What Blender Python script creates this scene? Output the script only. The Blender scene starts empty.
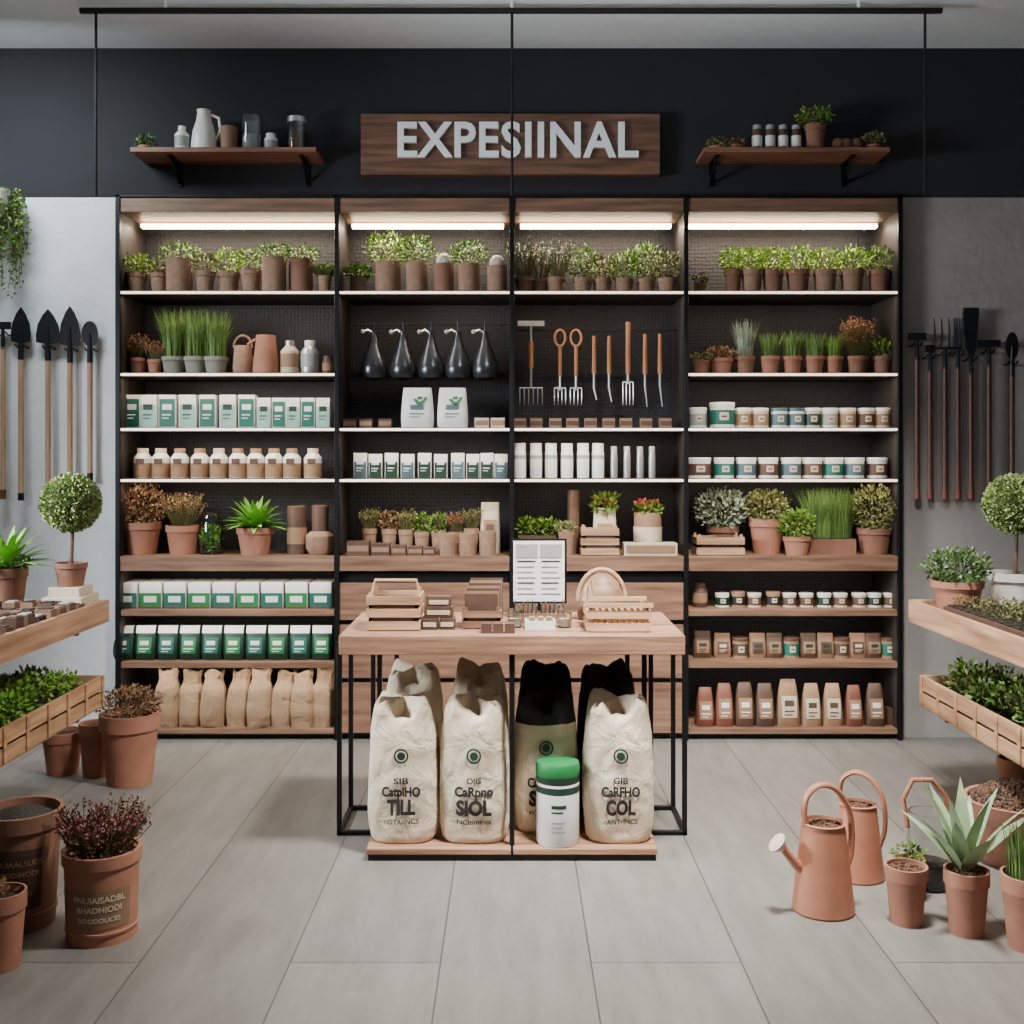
import bpy, math, random
from mathutils import Vector, Matrix, noise
random.seed(11)
R=random.uniform
S=209.6; EYE=1.336; UF=5.25; F=1100.0
WALL=5.30
def img_x(px): return (px-512)/S            # image pixels -> metres (shelving front plane)
def img_z(py): return EYE+(460-py)/S
SD=UF+0.12
def ix(px): return (px-512)*SD/F         # stock standing 12cm back on the shelves
K=SD/F
def lin(c):
    c=c/255.0
    return c/12.92 if c<=0.04045 else ((c+0.055)/1.055)**2.4
def col(r,g,b): return (lin(r),lin(g),lin(b),1)

# ---------------------------------------------------------------- materials
MATS={}
def mat(name,c,rough=.6,metal=0,var=.25,scale=18,bump=0,bscale=80,c2=None,island=0,emit=0,stretch=None,trans=0,coat=0):
    if name in MATS: return MATS[name]
    m=bpy.data.materials.new(name); m.use_nodes=True
    nt=m.node_tree; n=nt.nodes; l=nt.links
    b=n['Principled BSDF']
    b.inputs['Roughness'].default_value=rough; b.inputs['Metallic'].default_value=metal
    if trans: b.inputs['Transmission Weight'].default_value=trans
    if coat: b.inputs['Coat Weight'].default_value=coat
    tc=n.new('ShaderNodeTexCoord'); mp=n.new('ShaderNodeMapping'); l.new(tc.outputs['Object'],mp.inputs['Vector'])
    if stretch: mp.inputs['Scale'].default_value=stretch
    nz=n.new('ShaderNodeTexNoise'); nz.inputs['Scale'].default_value=scale; nz.inputs['Detail'].default_value=5
    l.new(mp.outputs['Vector'],nz.inputs['Vector'])
    rp=n.new('ShaderNodeValToRGB'); l.new(nz.outputs['Fac'],rp.inputs['Fac'])
    rp.color_ramp.elements[0].position=.3; rp.color_ramp.elements[1].position=.7
    if c2 is None: c2=tuple([x*(1-var) for x in c[:3]]+[1])
    rp.color_ramp.elements[0].color=c2; rp.color_ramp.elements[1].color=c
    out=rp.outputs['Color']
    if island:
        g=n.new('ShaderNodeNewGeometry'); mr=n.new('ShaderNodeMapRange')
        l.new(g.outputs['Random Per Island'],mr.inputs['Value'])
        mr.inputs['To Min'].default_value=1-island; mr.inputs['To Max'].default_value=1+island
        hs=n.new('ShaderNodeHueSaturation'); l.new(out,hs.inputs['Color']); l.new(mr.outputs['Result'],hs.inputs['Value'])
        out=hs.outputs['Color']
    l.new(out,b.inputs['Base Color'])
    if emit:
        b.inputs['Emission Color'].default_value=c; b.inputs['Emission Strength'].default_value=emit
    if bump:
        n2=n.new('ShaderNodeTexNoise'); n2.inputs['Scale'].default_value=bscale; n2.inputs['Detail'].default_value=4
        l.new(mp.outputs['Vector'],n2.inputs['Vector'])
        bp=n.new('ShaderNodeBump'); bp.inputs['Strength'].default_value=bump; bp.inputs['Distance'].default_value=.01
        l.new(n2.outputs['Fac'],bp.inputs['Height']); l.new(bp.outputs['Normal'],b.inputs['Normal'])
    MATS[name]=m; return m
def wood(name,c,c2,ax='x',rough=.5,island=0):
    st={'x':(1.2,16,16),'y':(16,1.2,16),'z':(16,16,1.2)}[ax]
    return mat(name,c,rough,0,scale=2.2,c2=c2,bump=.15,bscale=6,stretch=st,island=island)

W_SHELF=wood('walnut_shelf',col(150,114,90),col(92,65,50))
W_DRAW=wood('walnut_drawer',col(152,114,90),col(98,69,54))
W_HEAD=wood('walnut_header',col(140,106,84),col(86,62,48))
W_TOP=wood('table_walnut',col(178,136,108),col(112,80,62),rough=.42)
W_SIGN=wood('sign_walnut',col(128,92,72),col(70,47,36))
W_Y=wood('side_table_oak',col(202,160,124),col(134,98,71),'y')
W_CRATE=wood('crate_pine',col(204,166,128),col(142,106,76),'x',island=.15)
W_CRATEY=wood('crate_pine_y',col(202,160,122),col(132,96,68),'y',island=.15)
W_HANDLE=wood('ash_handle',col(206,168,134),col(160,118,88),'z')
W_HANDLED=wood('dark_handle',col(104,66,50),col(60,38,30),'z')
W_TOOL=wood('tool_handle',col(188,128,82),col(124,76,46),'z')
M_BLACK=mat('black_steel',col(22,23,25),.45,.5,var=.3)
M_ROD=mat('hanging_rod_black',col(10,10,11),.8,0,var=.2)
M_DARKST=mat('dark_steel',col(38,40,44),.45,.5,var=.3)
M_STEEL=mat('brushed_steel',col(190,190,188),.36,.7,var=.2)
def pegboard():
    m=bpy.data.materials.new('black_textured_panel'); m.use_nodes=True
    n=m.node_tree.nodes;l=m.node_tree.links;b=n['Principled BSDF']
    tc=n.new('ShaderNodeTexCoord'); v=n.new('ShaderNodeTexVoronoi'); v.inputs['Scale'].default_value=52; v.inputs['Randomness'].default_value=.25; l.new(tc.outputs['Object'],v.inputs['Vector'])
    rp=n.new('ShaderNodeValToRGB'); rp.color_ramp.elements[0].color=col(8,8,10); rp.color_ramp.elements[1].color=col(38,38,42); rp.color_ramp.elements[0].position=.12; rp.color_ramp.elements[1].position=.4
    l.new(v.outputs['Distance'],rp.inputs['Fac']); l.new(rp.outputs['Color'],b.inputs['Base Color'])
    bp=n.new('ShaderNodeBump'); bp.inputs['Strength'].default_value=.6; bp.inputs['Distance'].default_value=.004
    l.new(v.outputs['Distance'],bp.inputs['Height']); l.new(bp.outputs['Normal'],b.inputs['Normal'])
    b.inputs['Roughness'].default_value=.5; b.inputs['Specular IOR Level'].default_value=.35
    return m
M_PANEL=pegboard()
M_SIDE=mat('carcass_panel',col(46,40,36),.6,0,var=.3)
M_LED=mat('led_strip',(1,.82,.60,1),.5,var=0,emit=20)
M_EDGE=mat('led_edge',(1,.85,.68,1),.5,var=0,emit=2.1)
M_TERRA=mat('terracotta',col(172,118,94),.78,var=.3,scale=9,bump=.1)
M_TERRA2=mat('terracotta_dark',col(140,98,78),.8,var=.3,scale=9,bump=.1)
M_BROWNPOT=mat('fibre_pot',col(152,120,97),.85,var=.3,scale=30,bump=.2)
M_WHITE=mat('white_ceramic',col(226,224,218),.35,var=.05)
M_SOIL=mat('potting_soil',col(48,34,26),.95,var=.6,scale=120,bump=1,bscale=160)
M_SEED=mat('seed_grain',col(128,90,64),.8,var=.6,scale=200,bump=1,bscale=220,island=.4)
M_SEEDD=mat('dark_seed',col(38,34,31),.7,var=.6,scale=200,bump=1,island=.4)
M_STEM=mat('plant_stem',col(90,88,42),.7,island=.2)
M_TRUNK=mat('tree_trunk',col(108,82,62),.85,bump=.4)
def leafm(n,c,c2=None,i=.45): return mat(n,c,.55,scale=14,c2=c2,var=.4,island=i)
L_G=leafm('leaf_green',col(104,140,42)); L_B=leafm('leaf_bright',col(140,178,44)); L_D=leafm('leaf_deep',col(76,110,48))
L_T=leafm('leaf_topiary',col(150,170,100)); L_GR=leafm('leaf_grass',col(104,138,66)); L_S=leafm('leaf_sage',col(154,168,146))
L_BR=leafm('leaf_dried',col(144,108,74)); L_R=leafm('leaf_red',col(148,84,64)); L_O=leafm('leaf_olive',col(122,126,72))
L_V=leafm('leaf_vivid',col(120,186,56)); M_CACT=mat('cactus',col(206,202,184),.8,var=.3,scale=60,bump=.6)
L_SB=leafm('leaf_seedling',col(134,178,68))
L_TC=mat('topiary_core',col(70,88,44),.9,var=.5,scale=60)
M_FLW=mat('flower_white',col(220,210,216),.6,island=.15); M_FLR=mat('flower_red',col(200,60,76),.6,island=.2)
P_WHITE=mat('pack_white',col(222,222,216),.5,var=.06); P_TEAL=mat('pack_teal',col(24,98,84),.5,var=.15)
P_GREEN=mat('pack_green',col(24,118,60),.5,var=.15); P_DGREEN=mat('pack_dark_green',col(18,52,38),.5,var=.2)
P_BROWN=mat('pack_kraft',col(146,114,86),.7,var=.2,island=.12); P_DB=mat('pack_brown',col(86,62,48),.6,var=.25,island=.15)
P_BLACK=mat('pack_print',col(20,20,22),.6,var=.1); P_GREY=mat('pack_grey',col(150,152,150),.5,var=.1)
P_SLATE=mat('pack_slate',col(72,98,108),.5,var=.2,island=.15); P_RED=mat('pack_rust',col(114,66,50),.6,var=.2,island=.12)
P_CREAM=mat('pack_cream',col(200,186,162),.6,var=.1); P_MINT=mat('label_mint',col(144,190,174),.5)
M_GLASS=mat('clear_glass',(.92,.96,.95,1),.04,var=0,trans=1)
M_COPPER=mat('copper_can',col(180,120,94),.45,.2,var=.15)
M_BULB=mat('bulb_metal',col(76,78,82),.28,.75,var=.2)

def burlap(name,c,c2):
    m=bpy.data.materials.new(name); m.use_nodes=True
    nt=m.node_tree; n=nt.nodes; l=nt.links; b=n['Principled BSDF']; b.inputs['Roughness'].default_value=.92
    tc=n.new('ShaderNodeTexCoord')
    def wv(d):
        w=n.new('ShaderNodeTexWave'); w.bands_direction=d; w.inputs['Scale'].default_value=95; w.inputs['Distortion'].default_value=1.2
        w.inputs['Detail'].default_value=2; l.new(tc.outputs['Object'],w.inputs['Vector']); return w
    a=wv('X'); z=wv('Z'); mx=n.new('ShaderNodeMath'); mx.operation='ADD'
    l.new(a.outputs['Fac'],mx.inputs[0]); l.new(z.outputs['Fac'],mx.inputs[1])
    nz=n.new('ShaderNodeTexNoise'); nz.inputs['Scale'].default_value=11; nz.inputs['Detail'].default_value=3; nz.inputs['Distortion'].default_value=.8
    l.new(tc.outputs['Object'],nz.inputs['Vector'])
    rp=n.new('ShaderNodeValToRGB'); rp.color_ramp.elements[0].color=c2; rp.color_ramp.elements[1].color=c
    rp.color_ramp.elements[0].position=.1
    hf=n.new('ShaderNodeMath'); hf.operation='MULTIPLY'; hf.inputs[1].default_value=.5; l.new(mx.outputs[0],hf.inputs[0]); l.new(hf.outputs[0],rp.inputs['Fac'])
    l.new(rp.outputs['Color'],b.inputs['Base Color'])
    b1=n.new('ShaderNodeBump'); b1.inputs['Strength'].default_value=.8; b1.inputs['Distance'].default_value=.035
    l.new(nz.outputs['Fac'],b1.inputs['Height'])
    b2=n.new('ShaderNodeBump'); b2.inputs['Strength'].default_value=.4; b2.inputs['Distance'].default_value=.002
    l.new(mx.outputs[0],b2.inputs['Height']); l.new(b1.outputs['Normal'],b2.inputs['Normal']); l.new(b2.outputs['Normal'],b.inputs['Normal'])
    return m
M_BURLAP=burlap('burlap',col(238,224,198),col(184,166,140))
M_BURLAP2=burlap('burlap_tan',col(190,160,124),col(126,98,74))
M_BLKCLOTH=burlap('black_cloth',col(42,40,40),col(20,19,20))

# ---------------------------------------------------------------- mesh builder
class MB:
    def __init__(s): s.v=[];s.f=[];s.m=[];s.mats=[]
    def mi(s,m):
        if m not in s.mats: s.mats.append(m)
        return s.mats.index(m)
    def add(s,vs,fs,m,M=None):
        o=len(s.v); k=s.mi(m)
        if M is not None: vs=[M@Vector(v) for v in vs]
        s.v.extend([tuple(v) for v in vs])
        for f in fs: s.f.append(tuple(i+o for i in f)); s.m.append(k)
    def box(s,x0,x1,y0,y1,z0,z1,m,M=None):
        s.add([(x0,y0,z0),(x1,y0,z0),(x1,y1,z0),(x0,y1,z0),(x0,y0,z1),(x1,y0,z1),(x1,y1,z1),(x0,y1,z1)],
              [(0,3,2,1),(4,5,6,7),(0,1,5,4),(1,2,6,5),(2,3,7,6),(3,0,4,7)],m,M)
    def lathe(s,cx,cy,prof,m,seg=16,M=None,sx=1,sy=1):
        vs=[];fs=[]
        for r,z in prof:
            r=max(r,1e-4)
            for i in range(seg):
                a=2*math.pi*i/seg; vs.append((cx+r*sx*math.cos(a),cy+r*sy*math.sin(a),z))
        for j in range(len(prof)-1):
            for i in range(seg):
                k=(i+1)%seg; fs.append((j*seg+i,j*seg+k,(j+1)*seg+k,(j+1)*seg+i))
        fs.append(tuple(range(seg))[::-1]); fs.append(tuple((len(prof)-1)*seg+i for i in range(seg)))
        s.add(vs,fs,m,M)
    def ball(s,c,r,m,seg=10,rings=6,sz=1,M=None):
        s.lathe(c[0],c[1],[(r*math.sin(math.pi*j/rings),c[2]-r*sz*math.cos(math.pi*j/rings)) for j in range(rings+1)],m,seg,M)
    def tube(s,pts,r,m,seg=8,flat=1):
        P=[Vector(p) for p in pts]; n=len(P); rs=r if isinstance(r,(list,tuple)) else [r]*n
        vs=[];fs=[]; ref=None
        for i,p in enumerate(P):
            t=(P[min(i+1,n-1)]-P[max(i-1,0)]).normalized()
            if ref is None:
                ref=Vector((0,1,0)) if abs(t.y)<.8 else Vector((1,0,0))
            a=(ref-t*ref.dot(t)).normalized(); b=t.cross(a)
            ref=a
            for k in range(seg):
                q=2*math.pi*k/seg; vs.append(p+(a*math.cos(q)*flat+b*math.sin(q))*rs[i])
        for i in range(n-1):
            for k in range(seg):
                j=(k+1)%seg; fs.append((i*seg+k,i*seg+j,(i+1)*seg+j,(i+1)*seg+k))
        fs.append(tuple(range(seg))[::-1]); fs.append(tuple((n-1)*seg+k for k in range(seg)))
        s.add(vs,fs,m)
    def plate(s,outline,y,t,m,M=None):
        n=len(outline); vs=[(x,y,z) for x,z in outline]+[(x,y+t,z) for x,z in outline]
        fs=[tuple(range(n)),tuple(range(n,2*n))[::-1]]+[(i,i+n,(i+1)%n+n,(i+1)%n) for i in range(n)]
        s.add(vs,fs,m,M)
    def leaf(s,p,d,L,w,m):
        d=d.normalized(); u=Vector((R(-1,1),R(-1,1),R(-1,1))); sd=d.cross(u)
        if sd.length<1e-3: sd=Vector((1,0,0))
        sd.normalize(); nrm=sd.cross(d)
        mid=p+d*L*.5
        s.add([p,mid+sd*w*.5+nrm*w*.12,p+d*L,mid-sd*w*.5+nrm*w*.12],[(0,1,2,3)],m)
    def strip(s,pts,ws,m,side):
        vs=[];
        for p,w in zip(pts,ws): vs+= [p-side*w/2,p+side*w/2]
        s.add(vs,[(2*i,2*i+1,2*i+3,2*i+2) for i in range(len(pts)-1)],m)
    def text(s,t,size,m,fn,depth=0,align='CENTER',bold=0,space=1):
        cu=bpy.data.curves.new('tmp','FONT'); cu.body=t; cu.size=size; cu.align_x=align; cu.extrude=depth; cu.offset=bold; cu.resolution_u=3; cu.space_character=space
        ob=bpy.data.objects.new('tmp',cu); bpy.context.scene.collection.objects.link(ob)
        dg=bpy.context.evaluated_depsgraph_get(); dg.update()
        me=ob.evaluated_get(dg).to_mesh()
        vs=[fn(v.co.x,v.co.y,v.co.z) for v in me.vertices]; fs=[tuple(p.vertices) for p in me.polygons]
        s.add(vs,fs,m); ob.evaluated_get(dg).to_mesh_clear()
        bpy.data.objects.remove(ob); bpy.data.curves.remove(cu)
    def build(s,name,bevel=0,angle=38,smooth=True):
        xs=[v[0] for v in s.v]; ys=[v[1] for v in s.v]; zs=[v[2] for v in s.v]
        o=Vector(((min(xs)+max(xs))/2,(min(ys)+max(ys))/2,min(zs)))
        me=bpy.data.meshes.new(name); me.from_pydata([tuple(Vector(v)-o) for v in s.v],[],s.f)
        for m in s.mats: me.materials.append(m)
        me.polygons.foreach_set('material_index',s.m)
        if smooth:
            me.polygons.foreach_set('use_smooth',[True]*len(s.f))
            try: me.set_sharp_from_angle(angle=math.radians(angle))
            except Exception: pass
        me.update()
        ob=bpy.data.objects.new(name,me); ob.location=o; bpy.context.scene.collection.objects.link(ob)
        if bevel:
            b=ob.modifiers.new('b','BEVEL'); b.width=bevel; b.segments=2; b.limit_method='ANGLE'; b.angle_limit=math.radians(50)
        return ob

# ---------------------------------------------------------------- plant / pot helpers
def pot(mb,x,y,z,r,h,m=None,soil=None,straight=False,seg=24):
    m=m or M_TERRA; b=.93 if straight else .74
    if straight: pr=[(r*b,z),(r*b,z+.003),(r*.98,z+h*.1),(r,z+h),(r*.92,z+h),(r*.9,z+h*.88)]
    else: pr=[(r*b,z),(r*.93,z+h*.76),(r*.93,z+h*.77),(r,z+h*.78),(r,z+h),(r*.9,z+h),(r*.88,z+h*.88)]
    mb.lathe(x,y,pr,m,seg)
    mb.lathe(x,y,[(r*.885,z+h*.87),(r*.88,z+h*.9),(0,z+h*.93)],soil or M_SOIL,seg)
    return z+h*.92
def bush(mb,x,y,z,rx,rz,n,ls,m,stem=True,lw=.6,flat=0):
    c=Vector((x,y,z+rz*.95))
    for i in range(n):
        d=Vector((R(-1,1),R(-1,1),R(-1,1)))
        while d.length>1 or d.length<.1: d=Vector((R(-1,1),R(-1,1),R(-1,1)))
        k=(d.length**.4)*R(.72,1.08)/d.length
        p=c+Vector((d.x*rx*k,d.y*rx*k,d.z*rz*k))
        if p.z<z: p.z=z+R(0,.02)
        dd=Vector((d.x,d.y,d.z+.35))+Vector((R(-.7,.7),R(-.7,.7),R(-.5,.7)))
        mb.leaf(p,dd,ls*R(.7,1.4),ls*lw*R(.8,1.2),m)
    if stem:
        for i in range(7):
            a=R(0,6.28); q=R(.2,.8)
            mb.tube([(x+R(-.01,.01),y+R(-.01,.01),z-.01),(x+math.cos(a)*rx*q*.6,y+math.sin(a)*rx*q*.6,z+rz*.8),(x+math.cos(a)*rx*q,y+math.sin(a)*rx*q,z+rz*1.5)],.0016,M_STEM,4)
def grass(mb,x,y,z,r,h,n,m,w=.004,lean=.35):
    for i in range(n):
        a=R(0,6.28); q=r*math.sqrt(R(0,1)); hh=h*R(.65,1.05)
        b=Vector((x+q*math.cos(a),y+q*math.sin(a),z-.004)); a2=a+R(-.8,.8); ln=lean*hh*R(.1,1)
        o=Vector((math.cos(a2),math.sin(a2),0)); sd=Vector((-math.sin(a2+R(-1,1)),math.cos(a2),0)).normalized()
        pts=[b+o*ln*t*t+Vector((0,0,hh*t*(1-.12*t*lean))) for t in (0,.35,.7,1)]
        mb.strip(pts,[w,w*.95,w*.7,w*.1],m,sd)
def rosette(mb,x,y,z,n,L,w,m,up=(.3,1.3),droop=.5):
    for i in range(n):
        a=i*2.4+R(-.2,.2); e=up[0]+(up[1]-up[0])*(i/n); l=L*R(.8,1.1)
        o=Vector((math.cos(a),math.sin(a),0)); sd=Vector((-math.sin(a),math.cos(a),0)); pts=[]
        for k in range(7):
            t=k/6; pts.append(Vector((x,y,z))+o*(l*t*math.cos(e)+l*.15*t*t)+Vector((0,0,l*t*math.sin(e)-droop*l*t*t*math.cos(e))))
        ws=[w*q for q in (.4,.8,1,.95,.75,.42,.03)]
        vs=[]
        for p,ww in zip(pts,ws): vs+=[p-sd*ww/2+Vector((0,0,ww*.18)),p,p+sd*ww/2+Vector((0,0,ww*.18))]
        fs=[]
        for k in range(6): fs+=[(3*k,3*k+1,3*k+4,3*k+3),(3*k+1,3*k+2,3*k+5,3*k+4)]
        mb.add(vs,fs,m)
def sprigs(mb,x,y,z,r,h,n,m,tip=.006,stem=None,spread=1):
    for i in range(n):
        a=R(0,6.28); q=r*math.sqrt(R(0,1)); hh=h*R(.6,1.05)
        b=Vector((x+q*.4*math.cos(a),y+q*.4*math.sin(a),z-.004)); e=Vector((x+q*spread*1.2*math.cos(a),y+q*spread*1.2*math.sin(a),z+hh))
        mb.tube([b,(b+e)/2+Vector((R(-.01,.01),R(-.01,.01),0)),e],.0013,stem or M_STEM,3)
        for k in range(5):
            p=e+(b-e)*k*.09+Vector((R(-1,1),R(-1,1),R(-.6,.6)))*tip*1.1
            mb.leaf(p,Vector((R(-1,1),R(-1,1),R(0,1))),tip*R(1.4,2.4),tip*1.3,m)
def P(name,x,y,z,r,h,kind,ph,pw=None,lm=None,pm=None,n=None,straight=False,ls=None):
    mb=MB(); t=pot(mb,x,y,z,r,h,pm,straight=straight)
    pw=pw or r*1.2
    if kind=='bush': bush(mb,x,y,t,pw,ph/2,int((n or 240)*1.6),ls or .017,lm or L_G)
    elif kind=='grass': grass(mb,x,y,t,r*.8,ph,n or 110,lm or L_GR)
    elif kind=='sprig': sprigs(mb,x,y,t,pw,ph,n or 60,lm or L_BR,stem=None)
    elif kind=='rose': rosette(mb,x,y,t,n or 22,ph,ls or .03,lm or L_V)
    elif kind=='cactus': mb.ball((x,y,t+r*.55),r*.8,M_CACT,16,10)
    return mb.build(name)

# ---------------------------------------------------------------- packages
def carton(mb,x,y,z,w,d,h,body,label,mark=None,top=.18,low=.1):
    mb.box(x-w/2,x+w/2,y,y+d,z,z+h,body)
    mb.box(x-w*.46,x+w*.46,y-.0015,y+.001,z+h*low,z+h*(1-top),label)
    if mark:
        mb.box(x-w*.28,x+w*.28,y-.0025,y,z+h*.55,z+h*.72,mark)
        mb.box(x-w*.3,x+w*.22,y-.0025,y,z+h*.38,z+h*.42,mark)
        mb.box(x-w*.3,x+w*.1,y-.0025,y,z+h*.28,z+h*.31,mark)
def jar(mb,x,y,z,r,h,body,label,cap,neck=.75,seg=18,lo=.2,hi=.6):
    mb.lathe(x,y,[(r*.95,z),(r,z+h*.04),(r,z+h*.68),(r*neck,z+h*.84)],body,seg)
    mb.lathe(x,y,[(r*neck*1.05,z+h*.84),(r*neck*1.05,z+h*.985),(r*neck*.95,z+h)],cap,seg)
    mb.lathe(x,y,[(r*1.015,z+h*lo),(r*1.015,z+h*hi)],label,seg)
def tin(mb,x,y,z,r,h,body,label,cap,seg=18):
    mb.lathe(x,y,[(r,z),(r,z+h*.84)],body,seg)
    mb.lathe(x,y,[(r*1.04,z+h*.84),(r*1.04,z+h*.98),(r*.98,z+h)],cap,seg)
    mb.lathe(x,y,[(r*1.012,z+h*.14),(r*1.012,z+h*.7)],label,seg)
    for (a,b_,z0,z1,m,o) in ((-1.95,-1.2,.3,.6,P_CREAM,1.022),(-1.8,-1.35,.42,.48,P_BLACK,1.03)):
        vs=[]
        for i in range(5):
            an=a+(b_-a)*i/4
            for zz in (z0,z1): vs.append((x+r*o*math.cos(an),y+r*o*math.sin(an),z+h*zz))
        mb.add(vs,[(2*i,2*i+2,2*i+3,2*i+1) for i in range(4)],m)
def lerp(tab,t):
    for (a,u),(b,v) in zip(tab,tab[1:]):
        if t<=b:
            k=(t-a)/(b-a); k=k*k*(3-2*k); return u+(v-u)*k
    return tab[-1][1]
def pouch(mb,x,y,z,w,d,h,m,label=None,mark=None,topm=None,narrow=.88,tied=False,shear=0):
    seg=24; N=14 if tied else 9
    def dep(t):
        if tied: return d/2*lerp([(0,.85),(.25,1),(.6,.85),(.84,.4),(1,.3)],t)
        return d/2*max(.05,(1-t)**.55*(.75+.5*min(1,t*4))*.9)
    def wid(t):
        if tied: return w/2*lerp([(0,.9),(.3,1),(.65,.93),(.85,.70),(1,.80)],t)
        return w/2*(1-(1-narrow)*t**2)*(.95+.05*min(1,t*6))
    def sh(t): return shear*t*t
    vs=[];fs=[]
    for j in range(N+1):
        t=j/N
        for i in range(seg):
            a=2*math.pi*i/seg; c,s_=math.cos(a),math.sin(a)
            e=.75 if tied else .6
            px=x+sh(t)+wid(t)*math.copysign(abs(c)**e,c); py=y+dep(t)*math.copysign(abs(s_)**e,s_)
            if tied: py+=.01*noise.noise(Vector((px*14,z+t*3,x*5)))+ .006*math.sin(i*2.1)*t; 
            vs.append((px,py,z+h*t+(.012*math.cos(3*a+x*40) if j==N and tied else 0)))
    for j in range(N):
        for i in range(seg):
            k=(i+1)%seg; fs.append((j*seg+i,j*seg+k,(j+1)*seg+k,(j+1)*seg+i))
    fs.append(tuple(range(seg))[::-1]); fs.append(tuple(N*seg+i for i in range(seg)))
    mb.add(vs,fs,m)
    def patch(t0,t1,w0,w1,mm,off):
        v=[];f=[]
        for j in range(6):
            t=t0+(t1-t0)*j/5
            for i in (w0,(w0+w1)/2,w1): v.append((x+i*w,y-dep(t)*(1-abs(i*1.4)**3*.5)-off,z+h*t))
        for j in range(5):
            for i in range(2): f.append((j*3+i,j*3+i+1,j*3+i+4,j*3+i+3))
        mb.add(v,f,mm)
    if topm: patch(.78,.99,-.44,.44,topm,.003)
    if label: patch(.2,.66,-.32,.32,label,.002)
    if mark: patch(.45,.57,-.2,.2,mark,.004); patch(.33,.36,-.22,.22,mark,.004); patch(.26,.28,-.22,.1,mark,.004)

# ================================================================= ROOM
def simple(name,boxes,m,bevel=0):
    mb=MB()
    for b in boxes: mb.box(*b,m)
    return mb.build(name,bevel,smooth=False)
mF=bpy.data.materials.new('floor_planks'); mF.use_nodes=True
nt=mF.node_tree;n=nt.nodes;l=nt.links;b=n['Principled BSDF']
tc=n.new('ShaderNodeTexCoord');mp=n.new('ShaderNodeMapping');l.new(tc.outputs['Object'],mp.inputs['Vector'])
mp.inputs['Rotation'].default_value=(0,0,math.pi/2); mp.inputs['Location'].default_value=(1.15,.19,0)
br=n.new('ShaderNodeTexBrick'); l.new(mp.outputs['Vector'],br.inputs['Vector'])
br.inputs['Scale'].default_value=1; br.inputs['Brick Width'].default_value=5.2; br.inputs['Row Height'].default_value=.40
br.inputs['Mortar Size'].default_value=.0022; br.inputs['Mortar Smooth'].default_value=.3
br.inputs['Color1'].default_value=col(122,117,111); br.inputs['Color2'].default_value=col(112,108,103); br.inputs['Mortar'].default_value=col(66,63,60)
m2=n.new('ShaderNodeMapping');l.new(tc.outputs['Object'],m2.inputs['Vector']); m2.inputs['Scale'].default_value=(5,1,1)
nz=n.new('ShaderNodeTexNoise');nz.inputs['Scale'].default_value=3;nz.inputs['Detail'].default_value=10;nz.inputs['Roughness'].default_value=.68;l.new(m2.outputs['Vector'],nz.inputs['Vector'])
mr=n.new('ShaderNodeMapRange');l.new(nz.outputs['Fac'],mr.inputs['Value']);mr.inputs['From Min'].default_value=.3;mr.inputs['From Max'].default_value=.7;mr.inputs['To Min'].default_value=.76;mr.inputs['To Max'].default_value=1.12
hs=n.new('ShaderNodeHueSaturation');l.new(br.outputs['Color'],hs.inputs['Color']);l.new(mr.outputs['Result'],hs.inputs['Value']);l.new(hs.outputs['Color'],b.inputs['Base Color'])
b.inputs['Roughness'].default_value=.55
bp=n.new('ShaderNodeBump');bp.inputs['Strength'].default_value=.4;bp.inputs['Distance'].default_value=.003;bp.invert=True;l.new(br.outputs['Fac'],bp.inputs['Height']);l.new(bp.outputs['Normal'],b.inputs['Normal'])
XW=3.1; CE=3.32; FR=-2.2
fl=simple('floor',[(-XW,XW,FR,5.75,-.05,0)],mF)
M_CEIL=mat('ceiling_paint',col(226,234,240),.9,var=.05)
M_UP=mat('slate_paint',col(40,41,45),.9,var=.15,scale=4,bump=.15)
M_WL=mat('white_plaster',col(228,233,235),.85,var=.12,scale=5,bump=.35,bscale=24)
M_WR=mat('shaded_plaster',col(158,154,150),.85,var=.2,scale=4,bump=.35,bscale=24)  # plaster as on the left wall, with shade put into the colour
M_WF=mat('dark_unseen_plaster',col(72,71,70),.85,var=.15,scale=4)  # for the unseen walls, darkened to cut the light they bounce
simple('ceiling',[(-XW,XW,FR,5.75,CE,CE+.05)],M_CEIL)
ZB=img_z(195)
simple('wall_back',[(-XW,XW,WALL,WALL+.4,ZB,CE)],M_UP)
simple('wall_back_left',[(-XW,img_x(116),WALL,WALL+.4,0,ZB)],M_WL)
simple('wall_back_right',[(img_x(902),XW,WALL,WALL+.4,0,ZB)],M_WR)
W0,W1=.2,4.4
simple('wall_left',[(-XW-.1,-XW,FR,5.7,0,.9),(-XW-.1,-XW,FR,5.7,2.9,CE),(-XW-.1,-XW,FR,W0,.9,2.9),(-XW-.1,-XW,W1,5.7,.9,2.9)],M_WF)
simple('window_1',[(-XW-.08,-XW-.03,W0,W1,.9,.96),(-XW-.08,-XW-.03,W0,W1,2.84,2.9),(-XW-.08,-XW-.03,W0,W0+.06,.96,2.84),(-XW-.08,-XW-.03,W1-.06,W1,.96,2.84),(-XW-.08,-XW-.03,2.27,2.33,.96,2.84)],M_BLACK)
simple('wall_right',[(XW,XW+.1,FR,5.7,0,CE)],M_WF)
simple('wall_front',[(-XW,XW,FR-.1,FR,0,.2),(-XW,XW,FR-.1,FR,2.9,CE),(-XW,-2.6,FR-.1,FR,.2,2.9),(2.6,XW,FR-.1,FR,.2,2.9)],M_WF)
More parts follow.
